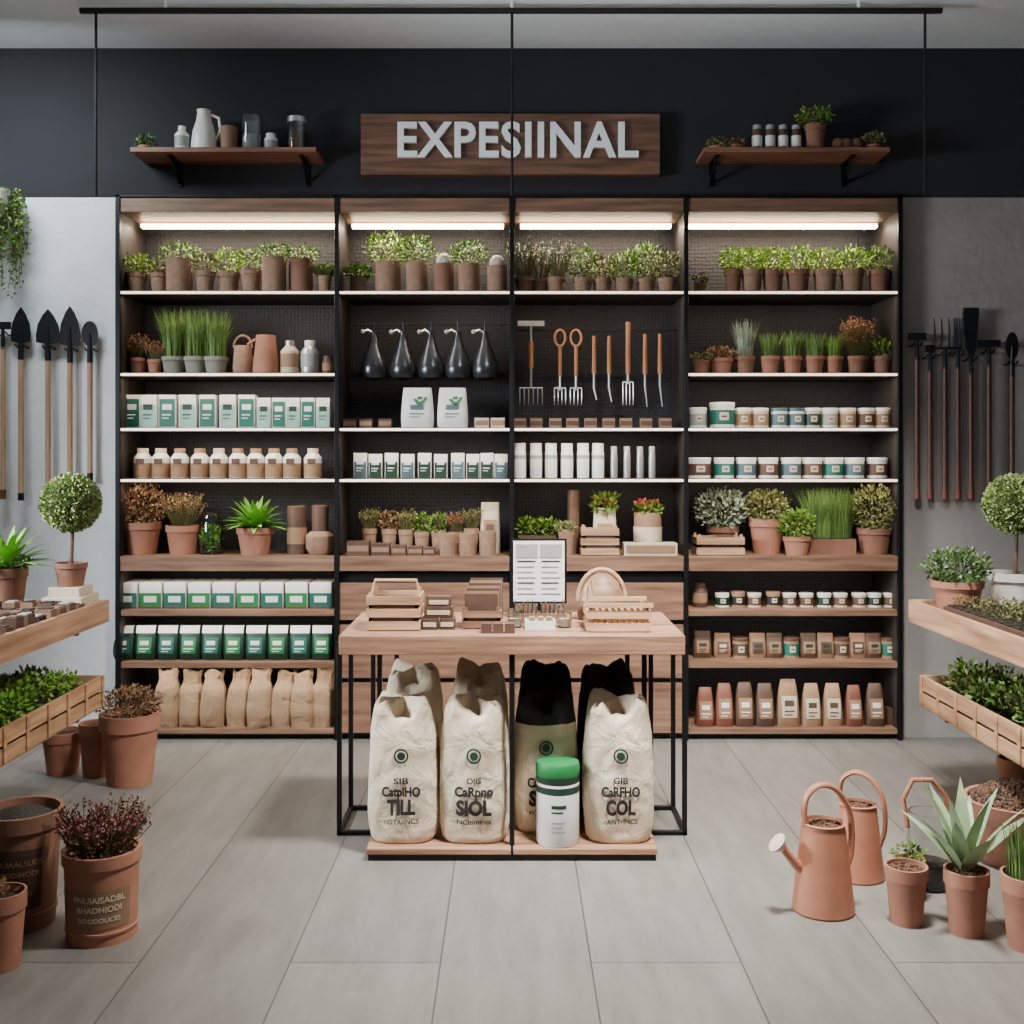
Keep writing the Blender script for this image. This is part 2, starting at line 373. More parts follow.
simple('window_2',[(-2.6,2.6,FR-.08,FR-.03,.2,.26),(-2.6,2.6,FR-.08,FR-.03,2.84,2.9),(-2.6,-2.54,FR-.08,FR-.03,.26,2.84),(2.54,2.6,FR-.08,FR-.03,.26,2.84),(-.03,.03,FR-.08,FR-.03,.26,2.84)],M_BLACK)

# ceiling rail with hanging rods
mb=MB(); RY=4.76; rs=F/RY
mb.box((80-512)/rs,(942-512)/rs,RY-.01,RY+.01,3.270,3.290,M_ROD)
for px in (96,512,925):
    x=(px-512)/rs; mb.tube([(x,RY,3.27),(x,RY,EYE+(460-196)/rs)],.0062,M_ROD,8)
for x in (-1.5,0,1.5): mb.tube([(x,RY,3.28),(x,RY,CE)],.008,M_WHITE,8)
mb.build('ceiling_rail')

# ================================================================= SHELVING UNIT
posts=[img_x(116)+.01,img_x(337),img_x(512),img_x(686),img_x(902)-.01]
UB=UF+.39
mb=MB()
for i,x in enumerate(posts):
    mb.box(x-.011,x+.011,UF-.012,UF+.012,0,ZB,M_BLACK)
    mb.box(x-.008,x+.008,UF+.012,UB,0.0,ZB-.01,M_SIDE)
mb.box(posts[0],posts[4],UB-.012,UB,0,ZB-.01,M_PANEL)
mb.box(posts[0]-.011,posts[4]+.011,UF-.012,UB,ZB-.012,ZB,M_BLACK)
rows={0:[293,375,430,481],1:[293,430,481],2:[293,430,481],3:[293,375,430,481]}
for i in range(4):
    x0=posts[i]+.012;x1=posts[i+1]-.012
    mb.box(x0,x1,UF-.005,UF+.02,img_z(212),ZB-.014,W_HEAD)
    mb.box(x0,x1,UF+.02,UB-.012,img_z(212),img_z(212)+.012,W_HEAD)
    mb.box(x0+.03,x1-.03,UF+.19,UF+.23,2.486,2.505,M_LED)
    for y in rows[i]:
        z=img_z(y); mb.box(x0,x1,UF,UB-.012,z-.006,z+.012,M_SIDE)
        mb.box(x0,x1,UF-.004,UF,z-.004,z+.008,M_EDGE)
    mb.box(x0,x1,UF-.008,UB-.012,img_z(571),img_z(556),W_SHELF)
    if i in (0,3):
        for y in (613,665): mb.box(x0,x1,UF-.004,UB-.012,img_z(y+3),img_z(y-3),W_SHELF)
        mb.box(x0,x1,UF-.004,UB-.012,img_z(734),img_z(729),W_SHELF)
        mb.box(x0,x1,UF+.03,UF+.04,0,img_z(734),M_BLACK)
    else:
        for a,c in ((583,620),(625,678),(683,733)):
            mb.box(x0,x1,UF-.004,UF+.02,img_z(c),img_z(a),W_DRAW)
        mb.box(x0,x1,UF+.02,UF+.03,.01,img_z(573),M_BLACK)
mb.build('display_shelving_unit',bevel=.0015)
def area(name,loc,sx,sy,power,c,rot=(0,0,0),spread=None):
    L=bpy.data.lights.new(name,'AREA'); L.shape='RECTANGLE'; L.size=sx; L.size_y=sy; L.energy=power; L.color=c
    if spread: L.spread=spread
    o=bpy.data.objects.new(name,L); o.location=loc; o.rotation_euler=rot; bpy.context.scene.collection.objects.link(o); return o
WARM=(1,.81,.62)
for i in range(4):
    x0=posts[i];x1=posts[i+1];cx=(x0+x1)/2;w=x1-x0-.06
    area('shelf_light',(cx,UF+.17,2.484),w,.03,9*w,WARM)
    for y in rows[i]:
        area('shelf_light',(cx,UF+.015,img_z(y)-.012),w,.012,2.8*w,WARM,(math.radians(12),0,0))
    if i in (0,3):
        for y in (571,616,668): area('shelf_light',(cx,UF+.015,img_z(y)-.008),w,.012,1.2*w,(1,.88,.74),(math.radians(15),0,0))  # lamps added to brighten the lower stock; no strip on these shelves

# ---- sign
mb=MB()
mb.box(img_x(361),img_x(660),WALL-.06,WALL,img_z(175),img_z(114),W_SIGN)
sg=mb.build('shop_sign',bevel=.003)
M_LET=mat('sign_letter',col(244,250,254),.45,var=.03)
mb=MB()
mb.text('EXPESIINAL',.245,M_LET,lambda x,y,z:Vector((x,WALL-.070-z,y)),depth=.01,bold=.005,space=1.06)
xs=[v[0] for v in mb.v]; zs=[v[2] for v in mb.v]; a0,a1=min(xs),max(xs);c0,c1=min(zs),max(zs)
mb.v=[(img_x(398)+(v[0]-a0)/(a1-a0)*(img_x(638)-img_x(398)),v[1],img_z(159)+(v[2]-c0)/(c1-c0)*(img_z(123)-img_z(159))) for v in mb.v]
lt=mb.build('lettering',smooth=False); lt.parent=sg; lt.location=lt.location-sg.location

# ---- wall shelves
W_WS=wood('wall_shelf_wood',col(150,104,82),col(98,62,48))
for (a,b2,br_) in ((130,316,(173,303)),(704,890,(715,850))):
    mb=MB()
    X0=(a-512)/(F/5.08);X1=(b2-512)/(F/5.08); zt=EYE+(460-147)/(F/5.08)
    mb.box(X0,X1,5.08,WALL,zt-.022,zt,W_WS)
    for q in br_:
        x=(q-512)/(F/5.18)
        mb.box(x-.01,x+.01,WALL-.008,WALL,zt-.13,zt-.022,M_BLACK)
        mb.box(x-.01,x+.01,5.12,WALL,zt-.03,zt-.022,M_BLACK)
        mb.tube([(x,WALL-.006,zt-.115),(x,5.24,zt-.08),(x,5.16,zt-.03)],.007,M_BLACK,6)
    mb.build('wall_shelf',bevel=.002)
WY=5.18; ws=F/WY; WZ=EYE+(460-147)/(F/5.08)
def wx(p): return (p-512)/ws
P('potted_herb',wx(145),WY,WZ,.035,.03,'bush',.05,.045,L_D,n=90)
mb=MB(); jar(mb,wx(182),WY,WZ,.034,.125,M_WHITE,P_GREY,M_WHITE,.5); mb.build('white_bottle')
mb=MB(); x=wx(204)
mb.lathe(x,WY,[(.055,WZ),(.06,WZ+.03),(.052,WZ+.1),(.036,WZ+.15),(.03,WZ+.19),(.034,WZ+.2),(.028,WZ+.198),(.02,WZ+.16)],M_WHITE,24)
mb.tube([(x+.03,WY,WZ+.18),(x+.07,WY,WZ+.165),(x+.078,WY,WZ+.11),(x+.055,WY,WZ+.06)],.007,M_WHITE,8); mb.build('ceramic_jug')
mb=MB(); mb.lathe(wx(229),WY,[(.036,WZ),(.042,WZ+.12),(.036,WZ+.12),(.03,WZ+.02)],P_BROWN,20); mb.lathe(wx(229),WY,[(.037,WZ+.1),(.0,WZ+.115)],M_SEED,16); mb.build('woven_cup')
mb=MB(); mb.lathe(wx(252),WY,[(.048,WZ),(.05,WZ+.01),(.05,WZ+.17),(.046,WZ+.17),(.046,WZ+.012),(0,WZ+.012)],M_GLASS,24); mb.lathe(wx(252),WY,[(.044,WZ+.014),(.044,WZ+.08),(0,WZ+.085)],P_GREY,20); mb.build('glass_jar')
mb=MB(); jar(mb,wx(271),WY,WZ,.033,.09,M_WHITE,P_GREY,M_WHITE,.7); mb.build('white_cup')
mb=MB(); mb.lathe(wx(297),WY,[(.042,WZ),(.043,WZ+.14),(.04,WZ+.14),(.04,WZ+.01),(0,WZ+.01)],M_GLASS,24); mb.lathe(wx(297),WY,[(.038,WZ+.012),(.038,WZ+.10),(0,WZ+.11)],P_DB,20); mb.lathe(wx(297),WY,[(.045,WZ+.14),(.045,WZ+.165),(.02,WZ+.17)],M_STEEL,20); mb.build('glass_jar')
P('potted_herb',wx(716),WY,WZ,.03,.03,'bush',.04,.04,L_O,n=80)
P('potted_herb',wx(737),WY,WZ,.032,.035,'bush',.03,.035,L_BR,n=80)
mb=MB()
for q in (757,770,783,796): jar(mb,wx(q),WY,WZ,.024,.13,P_DB,P_WHITE,P_GREY,.8)
mb.build('spice_bottles')
P('potted_herb',wx(815),WY,WZ,.05,.13,'bush',.1,.08,L_G,M_TERRA2,n=200)
mb=MB(); 
for q in (838,846,856): mb.ball((wx(q),WY,WZ+.035),.035,M_SEED,12,8)
mb.build('dried_seed_pods')
P('potted_herb',wx(873),WY,WZ,.036,.035,'bush',.06,.05,L_O,n=120)

# ================================================================= STOCK ON SHELVES
def zrow(y,w=False): return img_z(y)+.012 if not w else img_z(y)
zA=zrow(293); zB=zrow(375); zC=zrow(430); zD=zrow(481); zE=img_z(556); zFl=img_z(610); zG=img_z(662); zH=img_z(729)
# Row A
for q,w,h,ph,k in ((138,20,22,20,'b'),(160,18,22,16,'b'),(180,26,36,20,'b'),(205,20,24,20,'b'),(227,22,24,26,'b'),(250,22,27,22,'b'),(275,24,38,16,'b'),(300,24,38,16,'b'),(324,14,20,12,'s')):
    P('potted_herb',ix(q),SD+R(-.02,.03),zA,w*K/2,h*K*.95,'bush' if k=='b' else 'sprig',ph*K,w*K*.78,random.choice((L_G,L_O,L_G,L_B)),random.choice((M_BROWNPOT,M_BROWNPOT,M_TERRA2)),n=190,straight=w>22)
for q,w,h,ph,k in ((358,16,17,14,'bush'),(388,26,32,34,'bush'),(417,22,32,30,'bush'),(444,20,30,0,'cactus'),(469,22,30,26,'bush'),(497,20,28,0,'cactus')):
    P('cactus_pot' if k=='cactus' else 'potted_herb',ix(q),SD,zA,w*K/2,h*K,k,ph*K,w*K*.9,L_B if q==388 else L_G,M_TERRA2 if q==444 else M_BROWNPOT,n=320,straight=True)
for q,ph,lm,k in ((524,38,L_S,'sprig'),(540,36,L_S,'sprig'),(556,38,L_S,'sprig'),(583,34,L_G,'bush'),(603,26,L_O,'bush'),(625,30,L_G,'bush'),(647,40,L_G,'bush'),(668,28,L_O,'bush')):
    P('potted_herb',ix(q),SD+R(-.01,.05),zA,.048,.08,k,ph*K,.085,lm,M_BROWNPOT,n=260 if k=='bush' else 70)
P('potted_herb',ix(700),SD,zA,.03,.05,'sprig',.05,.04,L_O,M_BROWNPOT,n=40)
for q,w in ((733,18),(752,22),(773,22),(798,24),(825,24),(852,24),(879,22)):
    P('potted_herb',ix(q),SD,zA,w*K/2,24*K,'bush',25*K,w*K*.78,L_B if q<870 else L_G,random.choice((M_TERRA2,M_BROWNPOT)),n=280)
# Row B bay1
P('potted_heather',ix(138),SD,zB,.042,.08,'sprig',.12,.05,L_R,M_TERRA,n=65)
P('potted_heather',ix(156),SD-.02,zB,.034,.07,'sprig',.09,.04,L_R,M_TERRA,n=55)
for q in (174,196,216): P('potted_grass',ix(q),SD,zB,.06,.085,'grass',.25,None,L_GR,mat('grey_pot',col(140,138,126),.8),n=260)
mb=MB(); x=ix(243)
mb.lathe(x,SD,[(.045,zB),(.05,zB+.03),(.042,zB+.13),(.035,zB+.14),(.03,zB+.12)],M_BROWNPOT,20)
mb.tube([(x+.045*math.cos(a),SD,zB+.13+.06*math.sin(a)) for a in [i*math.pi/10 for i in range(11)]],.006,M_BROWNPOT,8)
mb.tube([(x+.04,SD,zB+.05),(x+.06,SD,zB+.09),(x+.075,SD,zB+.12)],.008,M_BROWNPOT,8); mb.build('small_watering_can')
mb=MB(); x=ix(266); mb.lathe(x,SD,[(.062,zB),(.065,zB+.02),(.05,zB+.15),(.048,zB+.19),(.043,zB+.19),(.045,zB+.1)],M_TERRA,24)
mb.tube([(x-.05,SD,zB+.17),(x-.085,SD,zB+.15),(x-.085,SD,zB+.09),(x-.058,SD,zB+.05)],.008,M_TERRA,8); mb.build('terracotta_pitcher')
mb=MB(); jar(mb,ix(290),SD,zB,.045,.165,P_CREAM,P_BROWN,M_STEEL,.5); mb.build('metal_bottle')
mb=MB(); jar(mb,ix(310),SD,zB,.045,.165,M_STEEL,P_GREY,P_WHITE,.55); mb.build('metal_bottle')
mb=MB(); jar(mb,ix(328),SD,zB,.028,.09,P_DB,P_BROWN,P_DB,.8); mb.build('small_jar')
# Row B bay4
for q,w,h,k,ph,lm,nn in ((701,18,14,'bush',8,L_O,90),(721,24,16,'bush',12,L_BR,150),(745,20,18,'grass',40,L_S,200),(770,20,18,'grass',28,L_GR,170),(792,20,18,'grass',30,L_GR,180),(814,20,18,'grass',28,L_GR,180),(834,18,18,'grass',26,L_G,160),(857,22,18,'sprig',38,L_R,150),(882,20,18,'bush',20,L_G,160)):
    P('potted_grass' if k=='grass' else 'potted_herb',ix(q),SD,zB,w*K/2,h*K,k,ph*K,w*K*.65,lm,random.choice((M_TERRA,M_TERRA2)),n=nn)
# Row C
mb=MB()
for j,q in enumerate((134,150,169,189,209,229,248,265,280,294,309,324)):
    w=16 if j in(0,4,5,6) else 17
    if j>6: w=13.5
    carton(mb,ix(q),SD-.03,zC,w*K,.06,(33 if j<7 else 30)*K,P_WHITE,P_TEAL if j%2==0 else P_MINT,P_WHITE if j%2==0 else P_DGREEN,top=.30 if j%2 else .12,low=.04)
mb.build('plant_food_cartons',bevel=.001)
def blocks(name,qs,z,w,h,m,m2):
    mb=MB()
    for q in qs: carton(mb,ix(q),SD-.05,z,w*K,.05,h*K,m,m2,None,.25,.25)
    mb.build(name,bevel=.001)
blocks('peat_blocks',(351,367,386),zC,13,9,P_DB,P_BROWN)
blocks('peat_blocks',(482,498),zC,14,10,P_CREAM,P_BROWN)
blocks('peat_blocks',(520,536,555,572,590,608,625,645,664),zC,12,9.5,P_BROWN,P_DB)
for q,w in ((418,33),(453,31)):
    mb=MB(); pouch(mb,ix(q),SD-.03,zC,w*K,.09,40*K,P_WHITE,None,P_SLATE,narrow=.84)
    for dx,dz,a in ((.0,.118,0),(.018,.125,.6),(-.014,.13,-.7),(.004,.145,.1),(.03,.138,1.0)):
        mb.lathe(0,0,[(.014,0),(.014,.003)],P_GREEN,14,M=Matrix.Translation((ix(q)+dx+.01,SD-.070+(dz-.118)*.35,zC+dz))@Matrix.Rotation(math.radians(72),4,'X')@Matrix.Rotation(a,4,'Z')@Matrix.Diagonal((1,.45,1,1)))
    mb.build('seed_pouch')
mb=MB(); tin(mb,ix(698),SD,zC,.042,.1,P_WHITE,P_GREY,P_WHITE); tin(mb,ix(722),SD,zC,.06,.125,P_WHITE,P_TEAL,P_WHITE)
for q,c in ((743,P_BROWN),(760,P_BROWN),(779,P_SLATE),(796,P_SLATE),(812,P_DGREEN),(829,P_GREY),(847,P_BROWN),(866,P_DB),(882,P_BROWN)):
    tin(mb,ix(q),SD,zC,.041,.098,P_WHITE if c in(P_GREY,P_SLATE) else P_CREAM,c,P_WHITE if c!=P_SLATE else P_SLATE)
mb.build('fertiliser_tins')
# Row D
mb=MB()
for q in (143,161,180,200,219,238,256,274,292,313): jar(mb,ix(q),SD,zD,.044,.145,P_WHITE,P_BROWN,P_CREAM if q%2 else P_BROWN,.58,lo=.03,hi=.5); mb.box(ix(q)-.02,ix(q)+.02,SD-.047,SD-.044,zD+.07,zD+.095,P_DB)
mb.build('feed_jars')
mb=MB()
for j,q in enumerate((361,376,392,408,425,441,458,473,487,501)): carton(mb,ix(q),SD-.03,zD,13*K,.05,(25-(j%2)*1)*K,P_WHITE,P_DGREEN if j%3 else P_SLATE,P_WHITE,top=.35,low=.0)
mb.build('seed_cartons',bevel=.001)
mb=MB()
for q in (520,536,551,567,583,598): jar(mb,ix(q),SD,zD,.03,.17,P_WHITE,P_GREY,P_WHITE,.9,lo=.55,hi=.66)
for q in (614,627,640,652): jar(mb,ix(q),SD,zD,.017,.155,M_STEEL,M_STEEL,P_GREY,.9)
mb.build('spray_tubes')
mb=MB()
for j,q in enumerate((699,724,746,768,791,812,833,854,877)):
    tin(mb,ix(q),SD,zD,(.056 if j==0 else .048),.1,P_WHITE,(P_DB,P_TEAL,P_SLATE,P_DB,P_SLATE)[j%5],P_WHITE)
mb.build('fertiliser_tins')
# bay 2 hanging watering bulbs
mb=MB(); yb=UF+.14
mb.tube([(posts[1]+.02,yb,img_z(321)),(posts[2]-.02,yb,img_z(321))],.004,M_BLACK,6)
for q in (374,403,431,458,485):
    x=(q-512)*yb/F; z0=img_z(378)
    mb.lathe(x,yb,[(.025,z0),(.056,z0+.01),(.068,z0+.035),(.064,z0+.07),(.048,z0+.12),(.028,z0+.17),(.015,z0+.22),(.017,z0+.235),(.01,z0+.24)],M_BULB,24)
    mb.tube([(x,yb,z0+.235),(x,yb,img_z(318))],.004,M_DARKST,6)
    mb.tube([(x,yb,z0+.225),(x-.03,yb-.01,z0+.245),(x-.052,yb-.015,z0+.235)],.007,M_STEEL,6)
    mb.ball((x-.055,yb-.015,z0+.235),.012,P_GREY,8,6)
mb.build('hanging_watering_bulbs')
# bay 3 hand tools
yb=UF+.14; ys=F/yb
def tx(q): return (q-512)/ys
def tz(q): return EYE+(460-q)/ys
mb=MB(); mb.tube([(posts[2]+.02,yb+.02,tz(330)),(posts[3]-.02,yb+.02,tz(330))],.004,M_BLACK,6); mb.build('tool_rail')
def prongs(mb,x,zt,zb,w,n,m):
    mb.tube([(x-w/2,yb,zt),(x+w/2,yb,zt)],.0035,m,6)
    for i in range(n):
        xx=x-w/2+w*i/(n-1); mb.tube([(xx,yb,zt),(xx,yb-.01,(zt+zb)/2),(xx,yb,zb)],[.003,.003,.0015],m,6)
mb=MB(); x=tx(531)
mb.box(x-.065,x+.065,yb-.01,yb+.01,tz(326),tz(321),M_STEEL)
mb.tube([(x,yb,tz(326)),(x,yb,tz(345))],.006,M_STEEL); mb.tube([(x,yb,tz(342)),(x,yb,tz(368))],.012,W_TOOL,10); mb.tube([(x,yb,tz(368)),(x,yb,tz(388))],.006,M_STEEL)
prongs(mb,x,tz(388),tz(405),.11,6,M_STEEL); mb.build('hand_rake')
for q in (560,576):
    mb=MB(); x=tx(q); z=tz(338)
    mb.tube([(x+.026*math.cos(a),yb,z+.04*math.sin(a)) for a in [math.radians(d) for d in range(-90,271,24)]],.006,W_TOOL,8)
    mb.tube([(x,yb,z-.04),(x,yb,tz(376))],.009,W_TOOL,10); mb.tube([(x,yb,tz(376)),(x,yb,tz(390))],.006,M_STEEL); prongs(mb,x,tz(388),tz(405),.055,4,M_STEEL); mb.build('hand_fork')
for q,t,b_ in ((594,336,400),(609,336,402)):
    mb=MB(); x=tx(q); mb.tube([(x,yb,tz(t)),(x,yb,tz(t+38))],[.008,.011],W_TOOL,10); mb.tube([(x,yb,tz(t+38)),(x,yb,tz(t+52)),(x+.012,yb-.01,tz(b_))],[.006,.006,.003],M_STEEL); mb.build('hand_weeder')
mb=MB(); x=tx(628); mb.tube([(x,yb,tz(322)),(x,yb,tz(374))],[.012,.012],W_TOOL,10); mb.tube([(x,yb,tz(374)),(x,yb,tz(384))],.007,M_STEEL); prongs(mb,x,tz(382),tz(405),.05,4,M_STEEL); mb.build('hand_fork')
for q in (645,660):
    mb=MB(); x=tx(q); mb.tube([(x,yb,tz(334)),(x,yb,tz(374))],[.009,.012],W_TOOL,10); mb.tube([(x,yb,tz(374)),(x,yb,tz(386)),(x+.01,yb-.01,tz(407))],[.006,.006,.002],M_STEEL); mb.build('hand_dibber')
# Row E bay1
P('potted_dried_shrub',ix(142),SD,zE,.092,.155,'bush',.2,.125,L_BR,M_TERRA,n=800,ls=.014)
P('potted_dried_grass',ix(183),SD,zE,.082,.14,'sprig',.16,.1,L_BR,M_TERRA,n=150)
mb=MB(); x=ix(211); mb.lathe(x,SD,[(.054,zE),(.056,zE+.01),(.056,zE+.16),(.042,zE+.18),(.042,zE+.2),(.038,zE+.2),(.05,zE+.155),(.05,zE+.012),(0,zE+.012)],M_GLASS,24); bush(mb,x,SD,zE+.015,.042,.065,260,.02,L_V,False); mb.build('terrarium_jar')
mb=MB(); x=ix(256); t=pot(mb,x,SD-.02,zE,.088,.13,M_TERRA); rosette(mb,x,SD-.02,t,60,.18,.036,L_V,(.25,1.4),.35); mb.build('potted_fern')
mb=MB(); mb.lathe(ix(297),SD,[(.047,zE),(.048,zE+.23),(.042,zE+.235),(.04,zE+.2)],P_DB,20); mb.lathe(ix(297),SD,[(.0485,zE+.05),(.0485,zE+.13)],P_BROWN,20); mb.build('brown_canister')
mb=MB(); x=ix(321); mb.lathe(x,SD-.02,[(.05,zE),(.07,zE+.03),(.07,zE+.09),(.05,zE+.11),(.03,zE+.115)],M_BROWNPOT,20); mb.lathe(x,SD-.02,[(.04,zE+.115),(.042,zE+.235),(.03,zE+.24)],P_DB,20); mb.build('stacked_planters')
# Row E bay2
for q,k,lm in ((368,'sprig',L_O),(388,'bush',L_BR),(405,'sprig',L_O),(421,'bush',L_G),(438,'bush',L_G),(455,'sprig',L_R),(471,'sprig',L_O)):
    P('seedling_pot',ix(q),SD+.05,zE,.038,.105+R(0,.02),k,.1,.048,lm,random.choice((M_TERRA2,M_BROWNPOT)),n=110 if k=='bush' else 60)
mb=MB()
for a,b2,hh in ((350,372,14),(374,392,12),(394,408,10),(410,424,9),(426,436,8)):
    carton(mb,ix((a+b2)/2),UF+.01,zE,(b2-a)*K,.07,hh*K,P_DB,P_BROWN,None,.3,.3)
mb.build('seed_packet_trays',bevel=.001)
for q in (448,468,488):
    mb=MB(); pot(mb,ix(q),UF+.05,zE,.042,.105 if q<480 else .115,M_BROWNPOT,straight=True); mb.build('fibre_pot')
mb=MB(); pouch(mb,ix(490),SD+.06,zE,.1,.08,.25,P_CREAM,P_BROWN,P_DB); mb.build('paper_bag')
# Row E bay3
mb=MB(); mb.box(ix(519),ix(556),SD-.02,SD+.06,zE,zE+.09,P_DB); mb.box(ix(520),ix(555),SD-.01,SD+.05,zE+.088,zE+.092,M_SOIL)
for q in (524,533,542,551): bush(mb,ix(q),SD+.02,zE+.09,.03,.04,80,.025,L_G,False)
mb.build('seedling_tray',bevel=.001)
mb=MB(); mb.lathe(ix(574),SD+.06,[(.03,zE),(.03,zE+.31),(.025,zE+.312)],P_DB,20); mb.build('cardboard_tube')
P('seedling_pot',ix(566),SD-.04,zE,.04,.12,'bush',.05,.05,L_O,M_BROWNPOT,n=80)
def crate(name,x0,x1,y0,y1,z0,z1,m,slats=3,fill=None,handle=False):
    mb=MB(); t=.008; h=z1-z0; 
    for i in range(slats):
        a=z0+h*i/slats+.004; c=z0+h*(i+.75)/slats
        mb.box(x0,x1,y0,y0+t,a,c,m); mb.box(x0,x1,y1-t,y1,a,c,m); mb.box(x0,x0+t,y0+t,y1-t,a,c,m); mb.box(x1-t,x1,y0+t,y1-t,a,c,m)
    for xx in (x0+t,x1-t-.012):
        for yy in (y0+t,y1-t-.012): mb.box(xx,xx+.012,yy,yy+.012,z0,z1+.002,m)
    mb.box(x0+t,x1-t,y0+t,y1-t,z0,z0+.008,m)
    if fill: mb.box(x0+t,x1-t,y0+t,y1-t,z0+.01,z0+h*.8,fill)
    return mb
mb=crate('c',ix(580),ix(617),UF+.01,UF+.13,zE,zE+.14,W_CRATE,3,P_DB); mb.build('wooden_crate')
mb=MB(); x=ix(606); pouch(mb,x,SD+.08,zE,.12,.08,.22,P_CREAM,P_BROWN); bush(mb,x,SD+.08,zE+.2,.07,.045,150,.03,L_G,False); bush(mb,x,SD+.08,zE+.23,.055,.03,40,.02,M_FLR,False); mb.build('wrapped_bouquet')
mb=MB(); x=ix(649); t=pot(mb,x,SD+.05,zE,.068,.2,M_BROWNPOT,straight=True); mb.lathe(x,SD+.05,[(.07,zE+.06),(.071,zE+.13)],P_CREAM,20); bush(mb,x,SD+.05,t,.07,.03,150,.025,L_G,False); bush(mb,x,SD+.05,t+.04,.06,.02,60,.02,M_FLR,False); mb.build('potted_red_flowers')
mb=MB(); mb.box(ix(622),ix(674),UF+.01,UF+.1,zE,zE+.06,P_CREAM); mb.box(ix(624),ix(672),UF+.008,UF+.011,zE+.01,zE+.05,P_BROWN); mb.build('seed_tray',bevel=.002)
# Row E bay4
mb=crate('c',ix(693),ix(740),UF+.01,UF+.16,zE,zE+.1,W_CRATE,2,M_SOIL)
mb.build('wooden_crate')
P('potted_sage',ix(726),SD+.09,zE,.08,.13,'bush',.2,.135,L_S,M_TERRA2,n=750,ls=.02)
P('potted_lavender',ix(768),SD+.03,zE,.085,.17,'bush',.16,.11,L_O,M_TERRA,n=600,ls=.018)
P('potted_herb',ix(793),UF+.05,zE,.066,.09,'bush',.14,.09,L_G,M_TERRA,n=420)
mb=MB(); x=ix(829)
mb.box(ix(805),ix(853),SD-.05,SD+.08,zE,zE+.075,M_TERRA2); mb.box(ix(807),ix(851),SD-.04,SD+.07,zE+.074,zE+.078,M_SOIL)
for q in range(5): grass(mb,ix(813+q*8),SD+.015,zE+.075,.035,.26,170,L_GR,.004,.4)
mb.build('grass_trough')
P('potted_olive_shrub',ix(874),SD,zE,.085,.125,'bush',.23,.125,L_O,M_TERRA2,n=850,ls=.017)
# Row F
mb=MB()
for j in range(9):
    x=ix(131+24*j); mb.box(x-.052,x+.052,SD-.07,SD+.1,zFl,zFl+.125,P_WHITE)
    mb.box(x-.052,x+.052,SD-.072,SD-.07,zFl+.01,zFl+.075,P_GREEN if j%2 else P_TEAL); mb.box(x-.03,x+.03,SD-.074,SD-.072,zFl+.03,zFl+.06,P_WHITE)
    mb.box(x-.052,x+.052,SD-.073,SD-.07,zFl+.0,zFl+.01,P_DB)
mb.build('fertiliser_boxes',bevel=.006)
mb=MB(); jar(mb,ix(700),SD,zFl,.036,.115,P_DB,P_BROWN,P_DB,.7)
for j,q in enumerate((722,738,754,773,789,806,824,840,859,874,890)): 
    if j%2==0 or q>800: tin(mb,ix(q),SD,zFl,.034,.068,P_CREAM if j%3 else P_WHITE,P_DGREEN if j%3==0 else P_DB,P_WHITE)
    else: tin(mb,ix(q),SD,zFl,.034,.075,P_BROWN,P_BLACK,P_BROWN)
mb.build('seed_tins')
# Row G
mb=MB()
for j in range(10):
    x=ix(128+21.8*j); pouch(mb,x,SD-.04,zG,.106,.10,.165,P_DGREEN,P_GREEN if j%2 else P_TEAL,P_WHITE,topm=P_WHITE,narrow=.97)
mb.build('compost_bags')
mb=MB(); pouch(mb,ix(702),SD,zG,.09,.06,.13,P_DB,P_BROWN,P_DGREEN)
for j,q in enumerate((722,740,757,774,791,808,825,841,857,873,888)):
    if j%3!=1: pouch(mb,ix(q),SD,zG,.085,.06,.12,P_DB if j%2 else P_BROWN,P_BROWN if j%2 else P_DB,P_DGREEN if j%4 else P_CREAM)
    else: tin(mb,ix(q),SD,zG,.038,.1,P_BROWN,P_DB if j%2 else P_TEAL,P_DB)
mb.build('seed_mix_pouches')
# Row H
mb=MB()
for j,q in enumerate((171,193,216,240,262,284,305,324)):
    pouch(mb,ix(q),SD-.05+(.02 if j%2 else 0),zH,.122,.14,.265+R(-.012,.008),M_BURLAP2,None,None,tied=True,shear=R(-.005,.03))
mb.build('burlap_sacks',angle=80)
mb=MB()
for j,(q,w,hh,c) in enumerate(((703,19,38,P_RED),(722,19,42,P_RED),(742,20,43,P_DB),(762,20,42,P_DB),(785,23,46,P_BROWN),(808,20,42,P_BROWN),(829,20,42,P_BROWN),(850,18,40,P_RED),(871,20,42,P_DB))):
    pouch(mb,ix(q),SD-.05,zH,w*K,.085,hh*K,c,P_CREAM if c in(P_BROWN,) else P_BROWN,P_DB if c in(P_BROWN,) else P_WHITE,narrow=.62)
mb.box(ix(884),ix(896),SD-.05,SD,zH,zH+.08,P_DB)
mb.build('mulch_pouches')

# ================================================================= CENTRE TABLE
TY0=3.67; TY1=4.25; TZ=.749
mb=MB()
mb.box(-.578,.578,TY0,TY1,TZ-.063,TZ,W_TOP)
r=.0085
def bar(x0,y0,z0,x1,y1,z1): mb.box(min(x0,x1)-r,max(x0,x1)+r,min(y0,y1)-r,max(y0,y1)+r,min(z0,z1)-r,max(z0,z1)+r,M_BLACK)
zt=TZ-.063-r
for sx in (-1,1):
    X=sx*.615
    bar(X,3.92,r,X,3.92,zt); bar(X,4.2,r,X,4.2,zt); bar(X,3.92,r,X,4.2,r); bar(X,3.92,zt,X,4.2,zt)
    for xx in (sx*.53,sx*.44):
        bar(xx,4.2,r,xx,4.2,zt)
    bar(sx*.495,3.92,r,X,3.92,r); bar(sx*.44,4.2,r,X,4.2,r)
    bar(sx*.475,3.95,.05,sx*.475,3.95,zt)
